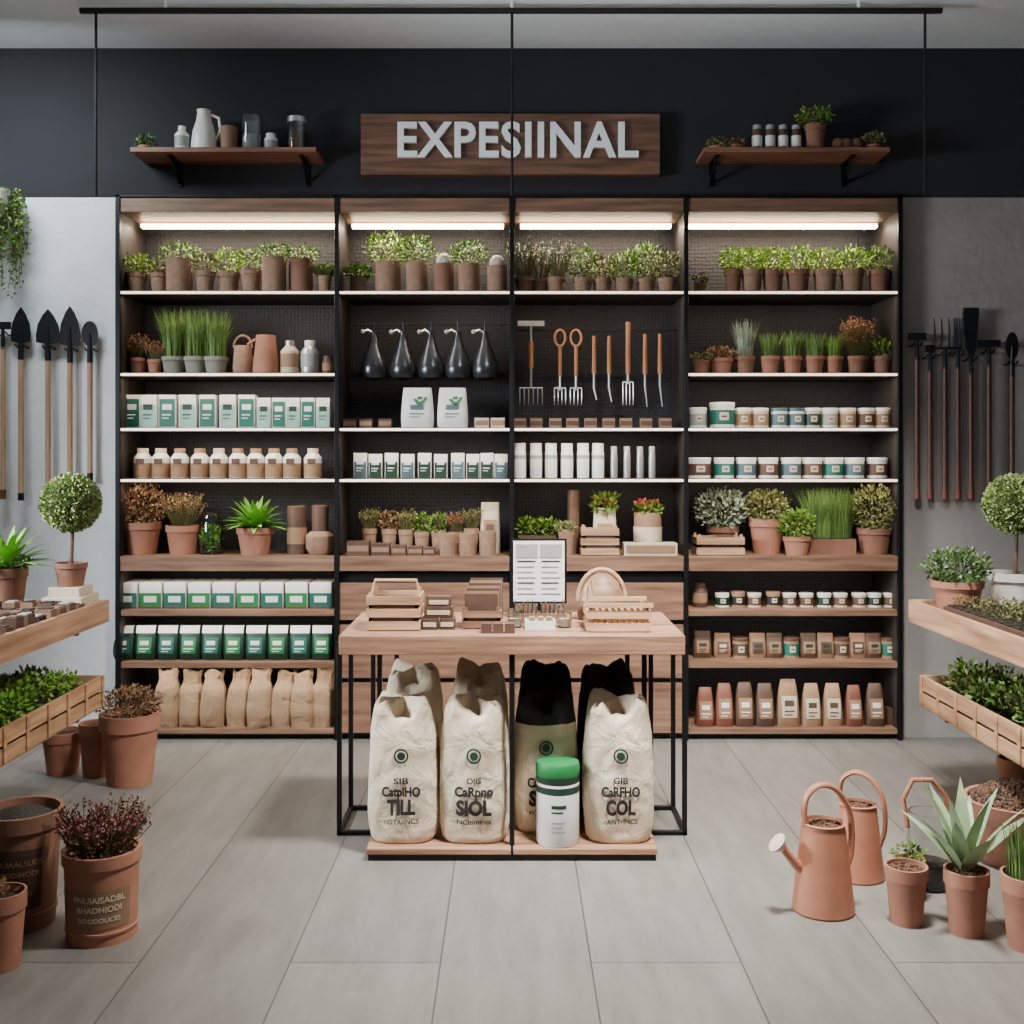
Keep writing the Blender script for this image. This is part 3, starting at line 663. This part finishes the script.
bar(-.6,3.92,zt,.6,3.92,zt); bar(-.6,4.2,zt,.6,4.2,zt); bar(0,3.70,.02,0,3.70,zt); bar(0,3.7,zt,0,4.2,zt)
mb.box(-.485,-.004,3.66,4.16,.022,.042,W_TOP); mb.box(.004,.485,3.66,4.16,.022,.042,W_TOP)
mb.box(-.48,.48,3.665,4.15,0,.022,M_BLACK)
mb.build('display_table',bevel=.002)

# ---- soil sacks
M_INK=mat('sack_ink',col(40,36,34),.9,var=.35,scale=40)
def sack(name,cx,cy,w,d,h,m,topm,ph=0,lines=None,z0=.042):
    mb=MB(); N=96; nn=3.0
    tab=[(0,.88),(.03,.96),(.1,1.0),(.28,1.04),(.5,1.03),(.7,1.0),(.8,.98)]
    body=[(t,lerp(tab,t),max(0,(t-.5)*.10)) for t in [0,.015,.03,.06,.1,.15,.2,.26,.32,.38,.44,.5,.56,.62,.68,.74,.8]]
    nb=len(body)-1
    rings=body+[(.85,.975,.07),(.895,.97,.12),(.935,.96,.19),(.965,.94,.27),(.985,.90,.36),(1.0,.85,.42),(1.005,.76,.48),(.995,.62,.52),(.99,.46,.5),(.995,.3,.4),(1.0,.15,.2),(1.005,.02,0)]
    def nzf(x,z): return .010*noise.noise(Vector((x*13+ph*7,z*8,ph*3)))+.005*noise.noise(Vector((x*30,z*18,ph)))
    vs=[]
    for j,(t,s_,p) in enumerate(rings):
        for i in range(N):
            a=2*math.pi*i/N; c,q=math.cos(a),math.sin(a)
            g=(.5+.5*math.cos(4*a))**1.6
            pl=1-p*g-p*.16*(.5+.5*math.cos(12*a+ph*2))
            zz=z0+h*t-.13*p*g+.024*p*math.cos(12*a+ph)+.03*p*math.cos(a*2+ph*3)
            X_=w/2*s_*pl*math.copysign(abs(c)**(2/nn),c); Y_=d/2*s_*pl*math.copysign(abs(q)**(2/nn),q)
            k=min(1,t*12)*(1 if t<.9 else .4)
            Y_+=nzf(X_,zz)*k*(-1 if q>0 else 1); X_+=.006*noise.noise(Vector((Y_*14,zz*10,ph+9)))*k*(1 if c>0 else -1)
            vs.append((cx+X_,cy+Y_,zz))
    base=len(mb.v); mb.v.extend(vs)
    for j in range(len(rings)-1):
        k=mb.mi(m if j<nb else topm)
        for i in range(N): mb.f.append((base+j*N+i,base+j*N+(i+1)%N,base+(j+1)*N+(i+1)%N,base+(j+1)*N+i)); mb.m.append(k)
    mb.f.append(tuple(base+i for i in range(N))[::-1]); mb.m.append(0)
    mb.f.append(tuple(base+(len(rings)-1)*N+i for i in range(N))); mb.m.append(mb.mi(topm))
    if lines:
        def fy(x,z):
            s_=lerp(tab,(z-z0)/h); u=min(.98,abs(x/(w/2*s_))); return cy-d/2*s_*(1-u**nn)**(1/nn)+nzf(x,z)-.005
        for txt,zz,sz,wd,bd in lines:
            tmp=MB(); tmp.text(txt,sz,M_INK,lambda x,y,z:Vector((x,y,z)),bold=sz*bd)
            xs=[v[0] for v in tmp.v]; a0,a1=min(xs),max(xs); sc=wd/(a1-a0)
            mb.add([(cx+(v[0]-(a0+a1)/2)*sc,fy((v[0]-(a0+a1)/2)*sc,zz+v[1]),zz+v[1]) for v in tmp.v],tmp.f,M_INK)
        zc=z0+.30          # plain stand-in mark: disc with ring
        for r0,r1 in ((.0,.014),(.019,.025)):
            vs=[];n2=28
            for i in range(n2):
                a=2*math.pi*i/n2
                for rr in (r0,r1): vs.append((cx+rr*math.cos(a),fy(rr*math.cos(a),zc+rr*math.sin(a)),zc+rr*math.sin(a)))
            mb.add(vs,[(2*i,2*i+1,(2*i+3)%(2*n2),(2*i+2)%(2*n2)) for i in range(n2)],P_DGREEN)
    return mb.build(name,angle=75)
H=.475
def ln(a,b_,c_,d_,c_w=.12): return [(a,.250,.028,.05,.03),(b_,.208,.044,.13,.045),(c_,.146,.068,c_w,.05),(d_,.113,.024,.115,.02)]
sack('soil_sack',-.372,3.80,.235,.21,H,M_BURLAP,M_BURLAP,0,ln('SIB','CatpiHO','TILL','nOTAIINCS',.095))
sack('soil_sack',-.128,3.80,.235,.21,H,M_BURLAP,M_BURLAP,1.3,ln('OlIS','CaRpno','SIOL','NCitimincs',.12))
sack('soil_sack',.118,3.90,.225,.2,H,M_BURLAP,M_BLKCLOTH,2.1,ln('GIB','CaRFHO','SIOL','nTiNCS'))
sack('soil_sack',.365,3.80,.235,.21,H,M_BURLAP,M_BURLAP,.6,ln('GIB','CaRFHO','COL','nANTrINCS',.10))
for x,m,p in ((-.36,M_BURLAP,.4),(-.12,M_BURLAP,2.6),(.125,M_BLKCLOTH,.9),(.35,M_BLKCLOTH,1.7)):
    sack('soil_sack',x,4.06 if x!=.125 else 4.10,.215,.175 if x!=.125 else .12,H+.055,m,m,p)
# canister
mb=MB(); x=.155; y=3.735; z=.042; r_=.073
mb.lathe(x,y,[(r_*.96,z),(r_,z+.006),(r_,z+.2),(r_*.97,z+.21)],P_WHITE,32)
mb.lathe(x,y,[(r_*1.01,z+.23),(r_*1.03,z+.235),(r_*1.03,z+.262),(r_*.98,z+.272),(r_*.5,z+.276)],P_GREEN,32)
mb.lathe(x,y,[(r_*.97,z+.205),(r_*1.0,z+.21),(r_*1.0,z+.23)],P_DGREEN,32)
mb.lathe(x,y,[(r_*1.006,z+.175),(r_*1.006,z+.198)],P_DGREEN,32)
for k,(a,b_,c_) in enumerate(((-1.9,-1.2,.13),(-1.9,-1.35,.115),(-1.9,-1.3,.08),(-1.9,-1.4,.065),(-1.9,-1.25,.05))):
    vs=[];
    for i in range(7):
        an=a+(b_-a)*i/6; 
        for zz in (0,.006 if k else .012): vs.append((x+r_*1.01*math.cos(an),y+r_*1.01*math.sin(an),z+c_+zz))
    mb.add(vs,[(2*i,2*i+2,2*i+3,2*i+1) for i in range(6)],P_DGREEN if k<2 else P_GREY)
mb.build('fertiliser_canister')

# ---- table top items
mb=crate('b',-.5,-.315,3.77,3.95,TZ,TZ+.13,W_CRATE,3,P_DB)
mb.tube([(-.49,3.86,TZ+.12),(-.48,3.86,TZ+.165),(-.335,3.86,TZ+.165),(-.325,3.86,TZ+.12)],.006,W_CRATE,8)
mb.build('wooden_basket')
mb=MB()
for i,(x,zz,w) in enumerate(((-.285,0,.055),(-.225,0,.055),(-.255,.04,.1),(-.255,.075,.085))):
    mb.box(x-w/2,x+w/2,3.8+i*.006,3.87,TZ+zz,TZ+zz+.038,P_DB); mb.box(x-w*.4,x+w*.4,3.798+i*.006,3.8+i*.006,TZ+zz+.01,TZ+zz+.026,P_CREAM)
mb.build('seed_packet_stack',bevel=.001)
mb=crate('b',-.175,-.035,3.82,3.93,TZ,TZ+.07,W_SHELF,2,P_DB)
for i in range(7): mb.box(-.165+i*.003,-.05+i*.003,3.84+i*.012,3.843+i*.012,TZ+.02,TZ+.12+.008*i,P_BROWN if i%2 else P_DB)
mb.build('seed_card_box')
mb=MB()
for i in range(3): mb.box(-.105+.04*i,-.07+.04*i,3.72,3.76,TZ,TZ+.035,P_DB)
mb.build('peat_blocks',bevel=.002)
# price board on stand
mb=MB(); x0,x1=.005,.195; y=4.08
mb.box(x0-.008,x1+.008,y,y+.012,TZ+.055,TZ+.295,M_BLACK); mb.box(x0,x1,y-.002,y,TZ+.063,TZ+.287,P_WHITE)
for c0,c1 in ((x0+.01,.095),(.105,x1-.01)):
    mb.box(c0,c1,y-.004,y-.002,TZ+.225,TZ+.275,P_GREY); 
    for k in range(7): mb.box(c0+.004,c1-.006*(k%3+1),y-.004,y-.002,TZ+.21-k*.02,TZ+.214-k*.02,P_BLACK if k in(0,4) else P_GREY)
mb.box(.095,.105,y-.003,y+.006,TZ+.02,TZ+.06,M_BLACK); mb.box(.03,.17,y-.03,y+.05,TZ,TZ+.02,M_BLACK)
mb.build('menu_board')
mb=MB(); mb.box(.0,.2,3.95,4.03,TZ,TZ+.035,W_SHELF)
for i in range(12): mb.box(.008+i*.016,.012+i*.016,3.955,4.02,TZ+.03,TZ+.06+R(0,.02),P_DB if i%2 else P_DGREEN)
mb.build('seed_packet_rack')
for x in (.01,.185):
    mb=MB(); mb.lathe(x,3.86,[(.024,TZ),(.025,TZ+.065),(.022,TZ+.065),(.022,TZ+.004),(0,TZ+.004)],M_GLASS,24); mb.lathe(x,3.86,[(.021,TZ+.005),(.021,TZ+.03),(0,TZ+.032)],P_CREAM,16); mb.build('glass_tumbler')
mb=MB(); mb.box(.045,.15,3.8,3.88,TZ,TZ+.006,M_WHITE)
for a in ((.045,.05,3.8,3.88),(.145,.15,3.8,3.88),(.05,.145,3.8,3.805),(.05,.145,3.875,3.88)): mb.box(*a,TZ+.006,TZ+.03,M_WHITE)
for i in range(3): mb.box(.06+i*.03,.08+i*.03,3.82,3.86,TZ+.006,TZ+.04,P_BROWN)
mb.build('sample_tray')
mb=crate('b',.255,.475,3.74,3.93,TZ,TZ+.085,W_CRATE,2,None)
mb.tube([(.26,3.835,TZ+.08),(.258,3.835,TZ+.14),(.275,3.835,TZ+.17),(.29,3.835,TZ+.12)],.007,W_CRATE,8)
for i in range(9): mb.box(.27+i*.022,.274+i*.022,3.75,3.92,TZ+.015,TZ+.07,W_CRATE)
mb.box(.25,.48,3.735,3.745,TZ+.085,TZ+.1,W_CRATE); mb.box(.25,.48,3.925,3.935,TZ+.085,TZ+.1,W_CRATE)
mb.build('slatted_basket')
mb=MB(); mb.lathe(.33,4.07,[(.085,TZ),(.09,TZ+.02),(.085,TZ+.09),(.065,TZ+.14),(.035,TZ+.168),(0,TZ+.175)],W_SHELF,28)
mb.tube([(.33+.088*math.cos(a),4.05,TZ+.07+.115*math.sin(a)) for a in [math.pi*i/14 for i in range(15)]],.008,W_CRATE,8); mb.build('domed_cloche')

# ================================================================= SIDE TABLES
YN=1.75  # near end extended out of view so the left table shades the floor
for sx in (-1,1):
    nm='side_display_table'
    mb=MB(); xi=1.575 if sx>0 else 1.60; xo=2.42
    def bx(a,b_,y0,y1,z0,z1,m): mb.box(min(sx*a,sx*b_),max(sx*a,sx*b_),y0,y1,z0,z1,m)
    bx(xi+.02,xo,YN,4.36,.745,.765,W_Y)
    bx(xi,xi+.022,YN,4.37,.695,.782,W_Y); bx(xi+.022,xo,4.35,4.37,.695,.782,W_Y); bx(xo,xo+.02,YN,4.37,.695,.782,W_Y)
    for yy in (YN+.07,4.1): 
        bx(2.25,2.28,yy,yy+.03,0,.75,M_BLACK)
    for yy in (YN+.07,4.1):
        bx(1.62,2.28,yy,yy+.02,.68,.70,M_BLACK); bx(1.62,2.28,yy,yy+.02,.355,.375,M_BLACK)
    xi2=1.587
    bx(xi2+.01,2.3,YN+.05,4.27,.375,.39,W_CRATEY)
    for z0,z1 in ((.385,.435),(.445,.50)):
        bx(xi2,xi2+.012,YN+.05,4.28,z0,z1,W_CRATEY); bx(xi2+.012,2.3,4.268,4.28,z0,z1,W_CRATE); bx(2.3,2.312,YN+.05,4.28,z0,z1,W_CRATEY)
    y=4.27
    while y>YN+.1:
        bx(xi2-.006,xi2,y-.02,y,.385,.50,W_CRATEY); y-=.165
    bx(xi2+.02,2.29,YN+.05,4.26,.39,.455,M_SOIL)
    mb.build(nm,bevel=.0015)
    mb=MB()
    for i in range(95):
        x=sx*(R(1.66,1.85) if i%2 else R(1.66,2.2)); y=R(2.7,4.2); bush(mb,x,y,.46,R(.05,.07),R(.04,.065),75,.022,random.choice((L_SB,L_SB,L_V)) if sx<0 else random.choice((L_SB,L_O,L_GR)),False)
        if sx>0: sprigs(mb,x,y,.455,.06,.1,5,L_O)
    mb.build('seedling_bed')
    mb=MB()
    if sx<0:
        y=4.15
        while y>2.5:
            x=1.65
            while x<2.3:
                hh=R(.025,.05); w=R(.022,.03)
                bx(x-w,x+w,y-.03,y+.03,.766,.766+hh,random.choice((P_DB,M_SOIL,P_DB,W_SHELF)));bx(x-w*.7,x+w*.7,y-.022,y+.022,.766+hh,.77+hh,random.choice((M_SOIL,P_GREY,M_SEED)))
                x+=.066
            y-=.085
    else:
        bx(1.615,2.2,2.5,4.12,.766,.79,P_DB)
        y=4.08
        while y>2.5:
            x=1.65
            while x<2.2: bx(x-.025,x+.025,y-.025,y+.025,.79,.797,M_SOIL); sprigs(mb,sx*x,y,.795,.02,.035,5,L_O,.005); x+=.066
            y-=.066
    mb.build('plug_trays')
TT=.766
def topiary(x,y,z,pm,pr,phh,ballz,br,straight=False):
    mb=MB(); t=pot(mb,x,y,z,pr,phh,pm,straight=straight)
    mb.tube([(x,y,t-.01),(x+.006,y,(t+ballz)/2),(x,y,ballz)],[.009,.007,.006],M_TRUNK,8)
    for k in range(4):
        a=k*1.6; mb.tube([(x,y,ballz-br*.9),(x+br*.5*math.cos(a),y+br*.5*math.sin(a),ballz-br*.3)],.004,M_TRUNK,6)
    mb.ball((x,y,ballz),br*.84,L_TC,16,10)
    for i in range(4200):
        d=Vector((random.gauss(0,1),random.gauss(0,1),random.gauss(0,1))).normalized()
        mb.leaf(Vector((x,y,ballz))+d*br*R(.82,.97),d+Vector((R(-.9,.9),R(-.9,.9),R(-.9,.9))),.012*R(.8,1.3),.010,L_T)
    return mb.build('topiary_tree')
simple('plant_stand',[(-1.775,-1.625,4.15,4.33,TT,TT+.05),(-1.76,-1.64,4.17,4.31,TT+.05,TT+.085)],P_CREAM,.003)
topiary(-1.70,4.24,TT+.085,M_TERRA2,.062,.09,1.172,.113)
topiary(1.93,4.22,TT,M_WHITE,.10,.14,1.168,.115)
mb=MB(); x,y=-1.93,4.2; t=pot(mb,x,y,TT,.078,.16,M_TERRA2); rosette(mb,x,y,t,44,.2,.032,L_V,(.4,1.45),.4); bush(mb,x,y,t,.09,.03,120,.02,L_D,False); mb.build('potted_spider_plant')
mb=MB(); x,y=1.70,4.2; t=pot(mb,x,y,TT,.098,.11,M_TERRA); bush(mb,x,y,t-.01,.115,.07,900,.02,L_D); bush(mb,x,y,t+.03,.11,.055,80,.014,M_FLW,False,.9); mb.build('potted_flowering_plant')

# ================================================================= WALL TOOLS
TYW=WALL-.045; tws=F/TYW
def qx(p): return (p-512)/tws
def qz(p): return EYE+(460-p)/tws
def hook(mb,x,z): 
    mb.tube([(x,WALL-.001,z),(x,TYW+.005,z),(x,TYW-.02,z+.012)],.004,M_BLACK,6)
def shovel(px,top,w,h,hm,round_=False,bot=498):
    mb=MB(); x=qx(px); z1=qz(top); hw=w/2/tws; hh=h/tws
    if round_: ol=[(x+hw*math.cos(a)*(.9),z1-hh*.5+hh*.5*math.sin(a)) for a in [2*math.pi*i/20 for i in range(20)]]
    else:
        ol=[(x,z1),(x+hw*.45,z1-hh*.18),(x+hw*.85,z1-hh*.45),(x+hw,z1-hh*.75),(x+hw*.95,z1-hh*.95),(x+hw*.3,z1-hh),(x-hw*.3,z1-hh),(x-hw*.95,z1-hh*.95),(x-hw,z1-hh*.75),(x-hw*.85,z1-hh*.45),(x-hw*.45,z1-hh*.18)]
    mb.plate(ol[::-1],TYW-.004,.006,M_DARKST)
    mb.tube([(x,TYW-.004,z1-hh*.5),(x,TYW,z1-hh),(x,TYW,z1-hh-.08)],[.005,.012,.014],M_DARKST,10)
    mb.tube([(x,TYW,z1-hh-.07),(x,TYW,qz(bot))],.0125,hm,10)
    mb.lathe(x,TYW,[(.013,qz(bot)-.012),(.0145,qz(bot)-.01),(.0145,qz(bot)+.02),(.0125,qz(bot)+.025)],M_DARKST,10)
    hook(mb,x-.02,z1-hh-.02); hook(mb,x+.02,z1-hh-.02)
    mb.build('garden_shovel')
shovel(21,307,20,36,W_HANDLE); shovel(48,309,24,35,W_HANDLE); shovel(70,306,21,40,W_HANDLE); shovel(90,321,18,25,W_HANDLE,True,478)
def hoe(px,top,w,hm,bot=498,kind='hoe'):
    mb=MB(); x=qx(px); z1=qz(top); hw=w/2/tws
    if kind=='hoe': mb.box(x-hw,x+hw,TYW-.01,TYW+.004,z1-.035,z1,M_DARKST)
    elif kind=='fork':
        mb.box(x-hw,x+hw,TYW-.005,TYW+.005,z1-.15,z1-.14,M_DARKST)
        for i in range(4): xx=x-hw+2*hw*i/3; mb.tube([(xx,TYW,z1-.145),(xx,TYW-.01,z1-.07),(xx,TYW,z1)],[.005,.005,.002],M_DARKST,6)
    elif kind=='rake':
        mb.plate([(x-hw,z1),(x-hw*.6,z1-.17),(x-hw*.3,z1-.21),(x+hw*.3,z1-.21),(x+hw*.6,z1-.17),(x+hw,z1)],TYW-.005,.012,M_DARKST)
        for i in range(6): xx=x-hw+2*hw*(i+.5)/6; mb.box(xx-.004,xx+.004,TYW-.008,TYW+.004,z1-.002,z1+.02,M_DARKST)
    k={'hoe':.03,'fork':.145,'rake':.2}[kind]
    mb.tube([(x,TYW,z1-k),(x,TYW,z1-k-.1)],[.008,.012],M_DARKST,8)
    mb.tube([(x,TYW,z1-k-.09),(x,TYW,qz(bot))],.0115,hm,10)
    mb.tube([(x,TYW,qz(bot)+.04),(x,TYW,qz(bot)-.005)],.0145,P_RED,10)
    hook(mb,x-.02,z1-k-.03); hook(mb,x+.02,z1-k-.03)
    mb.build({'hoe':'garden_hoe','fork':'garden_fork','rake':'garden_rake'}[kind])
hoe(3,322,16,W_HANDLE)
hoe(917,333,18,W_HANDLED); hoe(930,345,9,W_HANDLED); hoe(945,318,22,W_HANDLED,kind='fork'); hoe(958,318,8,W_HANDLED,kind='fork'); hoe(971,312,16,W_HANDLED,kind='rake'); hoe(989,340,22,W_HANDLED); shovel(1012,332,14,28,W_HANDLED,True)

# hanging vine planter
mb=MB(); x,y=qx(-4),5.16; z=2.50
mb.lathe(x,y,[(.06,z),(.09,z+.02),(.11,z+.1),(.1,z+.1),(.09,z+.09),(0,z+.09)],M_WHITE,24)
mb.box(x-.02,x+.02,y+.08,WALL-.001,z+.05,z+.08,M_BLACK)
for i in range(75):
    a=R(0,6.28); rr=R(.06,.12); L=R(.15,.5); bx_=x+rr*math.cos(a)*1.25+.02; by_=y+rr*math.sin(a)*.9; pts=[]
    for k in range(9):
        t=k/8; pts.append(Vector((bx_+.03*math.cos(a)*math.sin(t*2)+R(-.006,.006),by_+.01*math.sin(a)*t+R(-.006,.006),z+.09+.03*math.sin(t*3)-L*t)))
    mb.tube(pts,.0015,M_STEM,3)
    for p in pts:
        for q in range(5): mb.leaf(p+Vector((R(-.01,.01),R(-.01,.01),R(-.03,.03))),Vector((R(-1,1),R(-1,1),R(-1,.3))),.018,.012,L_D if q%2 else L_G)
bush(mb,x,y,z+.05,.12,.03,260,.02,L_D,False)
mb.build('hanging_planter')

# ================================================================= FLOOR ITEMS
def label(mb,x,y,r,z0,z1,m,a0=-2.3,a1=-.85):
    vs=[]
    for i in range(17):
        a=a0+(a1-a0)*i/16
        for zz in (z0,z1): rr=r(zz)+.0015; vs.append((x+rr*math.cos(a),y+rr*math.sin(a),zz))
    mb.add(vs,[(2*i,2*i+2,2*i+3,2*i+1) for i in range(16)],m)
def ctext(mb,t,x,y,r,z,size,m,ac=-1.4,off=.003):
    mb.text(t,size,m,lambda u,v,w:Vector((x+(r(z)+off)*math.cos(ac+u/r(z)),y+(r(z)+off)*math.sin(ac+u/r(z)),z+v)),bold=size*.02)
mb=MB(); pot(mb,-1.92,4.7,0,.085,.18); mb.build('terracotta_pot')
mb=MB(); pot(mb,-1.765,4.66,0,.068,.225); mb.build('terracotta_pot')
P('potted_dried_shrub',-1.585,4.56,0,.122,.29,'bush',.13,.13,L_BR,M_TERRA,n=500)
mb=MB(); pot(mb,-1.66,3.55,0,.06,.17); mb.build('terracotta_pot')
def bucket(name,x,y,r0,r1,h,m,fill):
    mb=MB(); rf=lambda z:r0+(r1-r0)*z/h
    mb.lathe(x,y,[(r0,0),(rf(h*.12),h*.12),(rf(h*.12)+.004,h*.125),(rf(h*.15)+.004,h*.15),(rf(h*.155),h*.155),(rf(h*.86),h*.86),(r1+.005,h*.865),(r1+.006,h),(r1-.006,h),(r1-.012,h*.9)],m,40)
    mb.lathe(x,y,[(r1-.012,h*.9),(r1*.6,h*.97),(0,h*1.0)],fill,32)
    return mb,rf
mb,rf=bucket('b',-1.42,3.18,.093,.112,.33,M_TERRA2,M_SEEDD)
label(mb,-1.42,3.18,rf,.07,.24,P_DB,-2.4,-.6)
ctext(mb,'GUUAALSUDS',-1.42,3.18,rf,.195,.022,P_BROWN,-1.25); ctext(mb,'MPODIHODI',-1.42,3.18,rf,.165,.020,P_BROWN,-1.25); ctext(mb,'SOIUTIUES',-1.42,3.18,rf,.11,.016,P_BROWN,-1.25)
for i in range(700):
    a=R(0,6.28);q=.1*math.sqrt(R(0,1)); mb.ball((-1.42+q*math.cos(a),3.18+q*math.sin(a),.325-q*.25),.005,M_SEEDD,5,4)
mb.build('seed_bucket')
bx0,by0=-1.155,3.10
mb,rf=bucket('b',bx0,by0,.094,.102,.245,M_TERRA,M_SOIL)
label(mb,bx0,by0,rf,.05,.155,P_BROWN,-2.6,-.4)
ctext(mb,'PNUIAISADBL',bx0,by0,rf,.125,.023,P_CREAM,-1.3); ctext(mb,'BHADHIODI',bx0,by0,rf,.098,.022,P_CREAM,-1.3); ctext(mb,'SIOODOUCES',bx0,by0,rf,.070,.018,P_CREAM,-1.3)
sprigs(mb,bx0,by0,.23,.115,.12,230,leafm('leaf_burgundy',col(124,60,58)),.0065,None,1)
bush(mb,bx0,by0,.23,.095,.035,400,.016,L_BR,False)
mb.build('flower_bucket')
mb=MB(); pot(mb,-1.345,2.9,0,.062,.2); bush(mb,-1.345,2.9,.18,.03,.02,40,.02,L_BR,False); mb.build('terracotta_pot')
# watering cans
def wcan(x,y,s,ang,spout=True,m=M_COPPER):
    mb=MB(); 
    mb.lathe(0,0,[(.088,0),(.092,.006),(.09,.02),(.066,.235),(.062,.255),(.066,.26),(.058,.262),(.056,.24)],m,36)
    mb.lathe(0,0,[(.056,.245),(.03,.256),(0,.26)],M_SEED,24)
    for i in range(90):
        a=R(0,6.28);q=.053*math.sqrt(R(0,1)); mb.ball((q*math.cos(a),q*math.sin(a),.262-q*.2),.0045,M_SEED,5,4)
    pts=[(-.055,0,.25),(-.062,0,.30),(-.05,0,.345),(-.01,0,.370),(.04,0,.355),(.08,0,.30),(.092,0,.235),(.09,0,.17),(.075,0,.12)]
    P_=[Vector(p) for p in pts]; fine=[]
    for i in range(len(P_)-1):
        p0=P_[max(i-1,0)];p1=P_[i];p2=P_[i+1];p3=P_[min(i+2,len(P_)-1)]
        for k in range(5):
            t=k/5; fine.append(.5*((2*p1)+(p2-p0)*t+(2*p0-5*p1+4*p2-p3)*t*t+(3*p1-p0-3*p2+p3)*t**3))
    fine.append(P_[-1])
    mb.tube(fine,.0085,m,10,flat=1.6)
    if spout:
        mb.tube([(-.06,0,.12),(-.09,0,.145),(-.115,0,.175),(-.13,0,.195)],[.02,.015,.012,.012],m,14)
        M=Matrix.Translation((-.128,0,.192))@Matrix.Rotation(math.radians(-48),4,'Y')
        mb.lathe(0,0,[(.012,0),(.03,.022),(.031,.028),(.0,.032)],P_CREAM,20,M=M)
    ob=mb.build('watering_can'); 
    ob.data.transform(Matrix.Translation(ob.location)); ob.location=(x,y,0); ob.rotation_euler=(0,0,ang); ob.scale=(s,s,s)
wcan(.925,3.27,1.0,math.radians(12)); wcan(1.11,3.53,.90,math.radians(-25),False)
mb=MB(); x,y=1.31,3.46
mb.lathe(x,y,[(.07,0),(.075,.01),(.07,.2),(.06,.23),(.056,.23),(.066,.2),(.07,.012),(0,.012)],M_GLASS,32)
mb.lathe(x,y,[(.066,.014),(.066,.08),(0,.09)],M_SOIL,24)
mb.tube([(x-.065,y,.18),(x-.08,y,.27),(x-.05,y,.33),(x+.01,y,.33),(x+.055,y,.28),(x+.06,y,.2)],.008,M_COPPER,8)
mb.build('glass_watering_jug')
mb=MB(); x,y=1.14,3.18; pot(mb,x,y,0,.06,.165,M_TERRA,M_SEED)
for i in range(120):
    a=R(0,6.28);q=.05*math.sqrt(R(0,1)); mb.ball((x+q*math.cos(a),y+q*math.sin(a),.153),.005,M_SEED,5,4)
mb.build('terracotta_pot')
mb=MB(); x,y=1.285,3.11; t=pot(mb,x,y,0,.062,.18,M_TERRA,M_SEED)
for i in range(120):
    a=R(0,6.28);q=.05*math.sqrt(R(0,1)); mb.ball((x+q*math.cos(a),y+q*math.sin(a),.166),.005,M_SEED,5,4)
rosette(mb,x,y+.02,t-.01,13,.25,.046,leafm('leaf_agave',col(150,174,132),i=.2),(.8,1.5),.12); mb.build('potted_agave')
mb=MB(); x,y=1.42,3.02; t=pot(mb,x,y,0,.075,.2,M_TERRA); grass(mb,x,y,t,.055,.17,220,L_GR,lean=.2); mb.build('potted_grass')
mb=MB(); x,y=1.68,3.66; mb.lathe(x,y,[(.10,0),(.14,.05),(.165,.2),(.17,.21),(.155,.21),(.145,.18)],M_TERRA,32); mb.lathe(x,y,[(.152,.195),(.11,.235),(0,.265)],M_SEED,28)
for i in range(900):
    a=R(0,6.28);q=.145*math.sqrt(R(0,1)); mb.ball((x+q*math.cos(a),y+q*math.sin(a),.266-q*q*2.9),.007,M_SEED if i%3 else M_SEEDD,5,4)
mb.build('seed_bowl')
mb=MB(); pot(mb,1.98,4.3,0,.08,.17); mb.build('terracotta_pot')
P('seedling_pot',1.215,3.36,0,.045,.12,'bush',.05,.05,L_G,M_TERRA,n=60)

# ================================================================= LIGHT
w=bpy.data.worlds.new('world'); bpy.context.scene.world=w; w.use_nodes=True
w.node_tree.nodes['Background'].inputs[0].default_value=(.80,.86,.92,1); w.node_tree.nodes['Background'].inputs[1].default_value=.12
def aim(o,t): o.rotation_euler=(Vector(t)-o.location).to_track_quat('-Z','Y').to_euler()
# daylight through the left window: rakes over the side table, leaving the left floor in shade
o=area('window_daylight',(-3.0,3.2,1.95),1.0,.7,95,(.92,.96,1),spread=math.radians(110)); aim(o,(1.2,4.0,.3))
o=area('front_fill',(0,-2.0,2.3),4.0,1.4,7,(.92,.96,1)); aim(o,(0,4.8,.9))  # added soft fill from behind the camera, at the unseen storefront
o=area('ceiling_softlight',(0.75,2.95,3.27),.5,.4,105,(1,.965,.92),spread=math.radians(84)); aim(o,(.45,4.05,.2))
o=area('ceiling_fill',(0,4.4,3.0),3.2,.2,5,(.9,.95,1),(math.pi,0,0))  # added lamp without a fixture, lifts the ceiling brightness
o=area('wall_wash_left',(-2.35,4.5,3.1),.7,.25,26,(.85,.95,1)); aim(o,(-2.4,5.3,1.5))
# ================================================================= CAMERA
cam=bpy.data.cameras.new('camera'); co=bpy.data.objects.new('camera',cam); bpy.context.scene.collection.objects.link(co)
co.location=(0,0,EYE); co.rotation_euler=(math.pi/2,0,0); cam.sensor_width=36; cam.lens=F/1024*36; cam.shift_y=-52/1024; cam.clip_start=.05
bpy.context.scene.camera=co
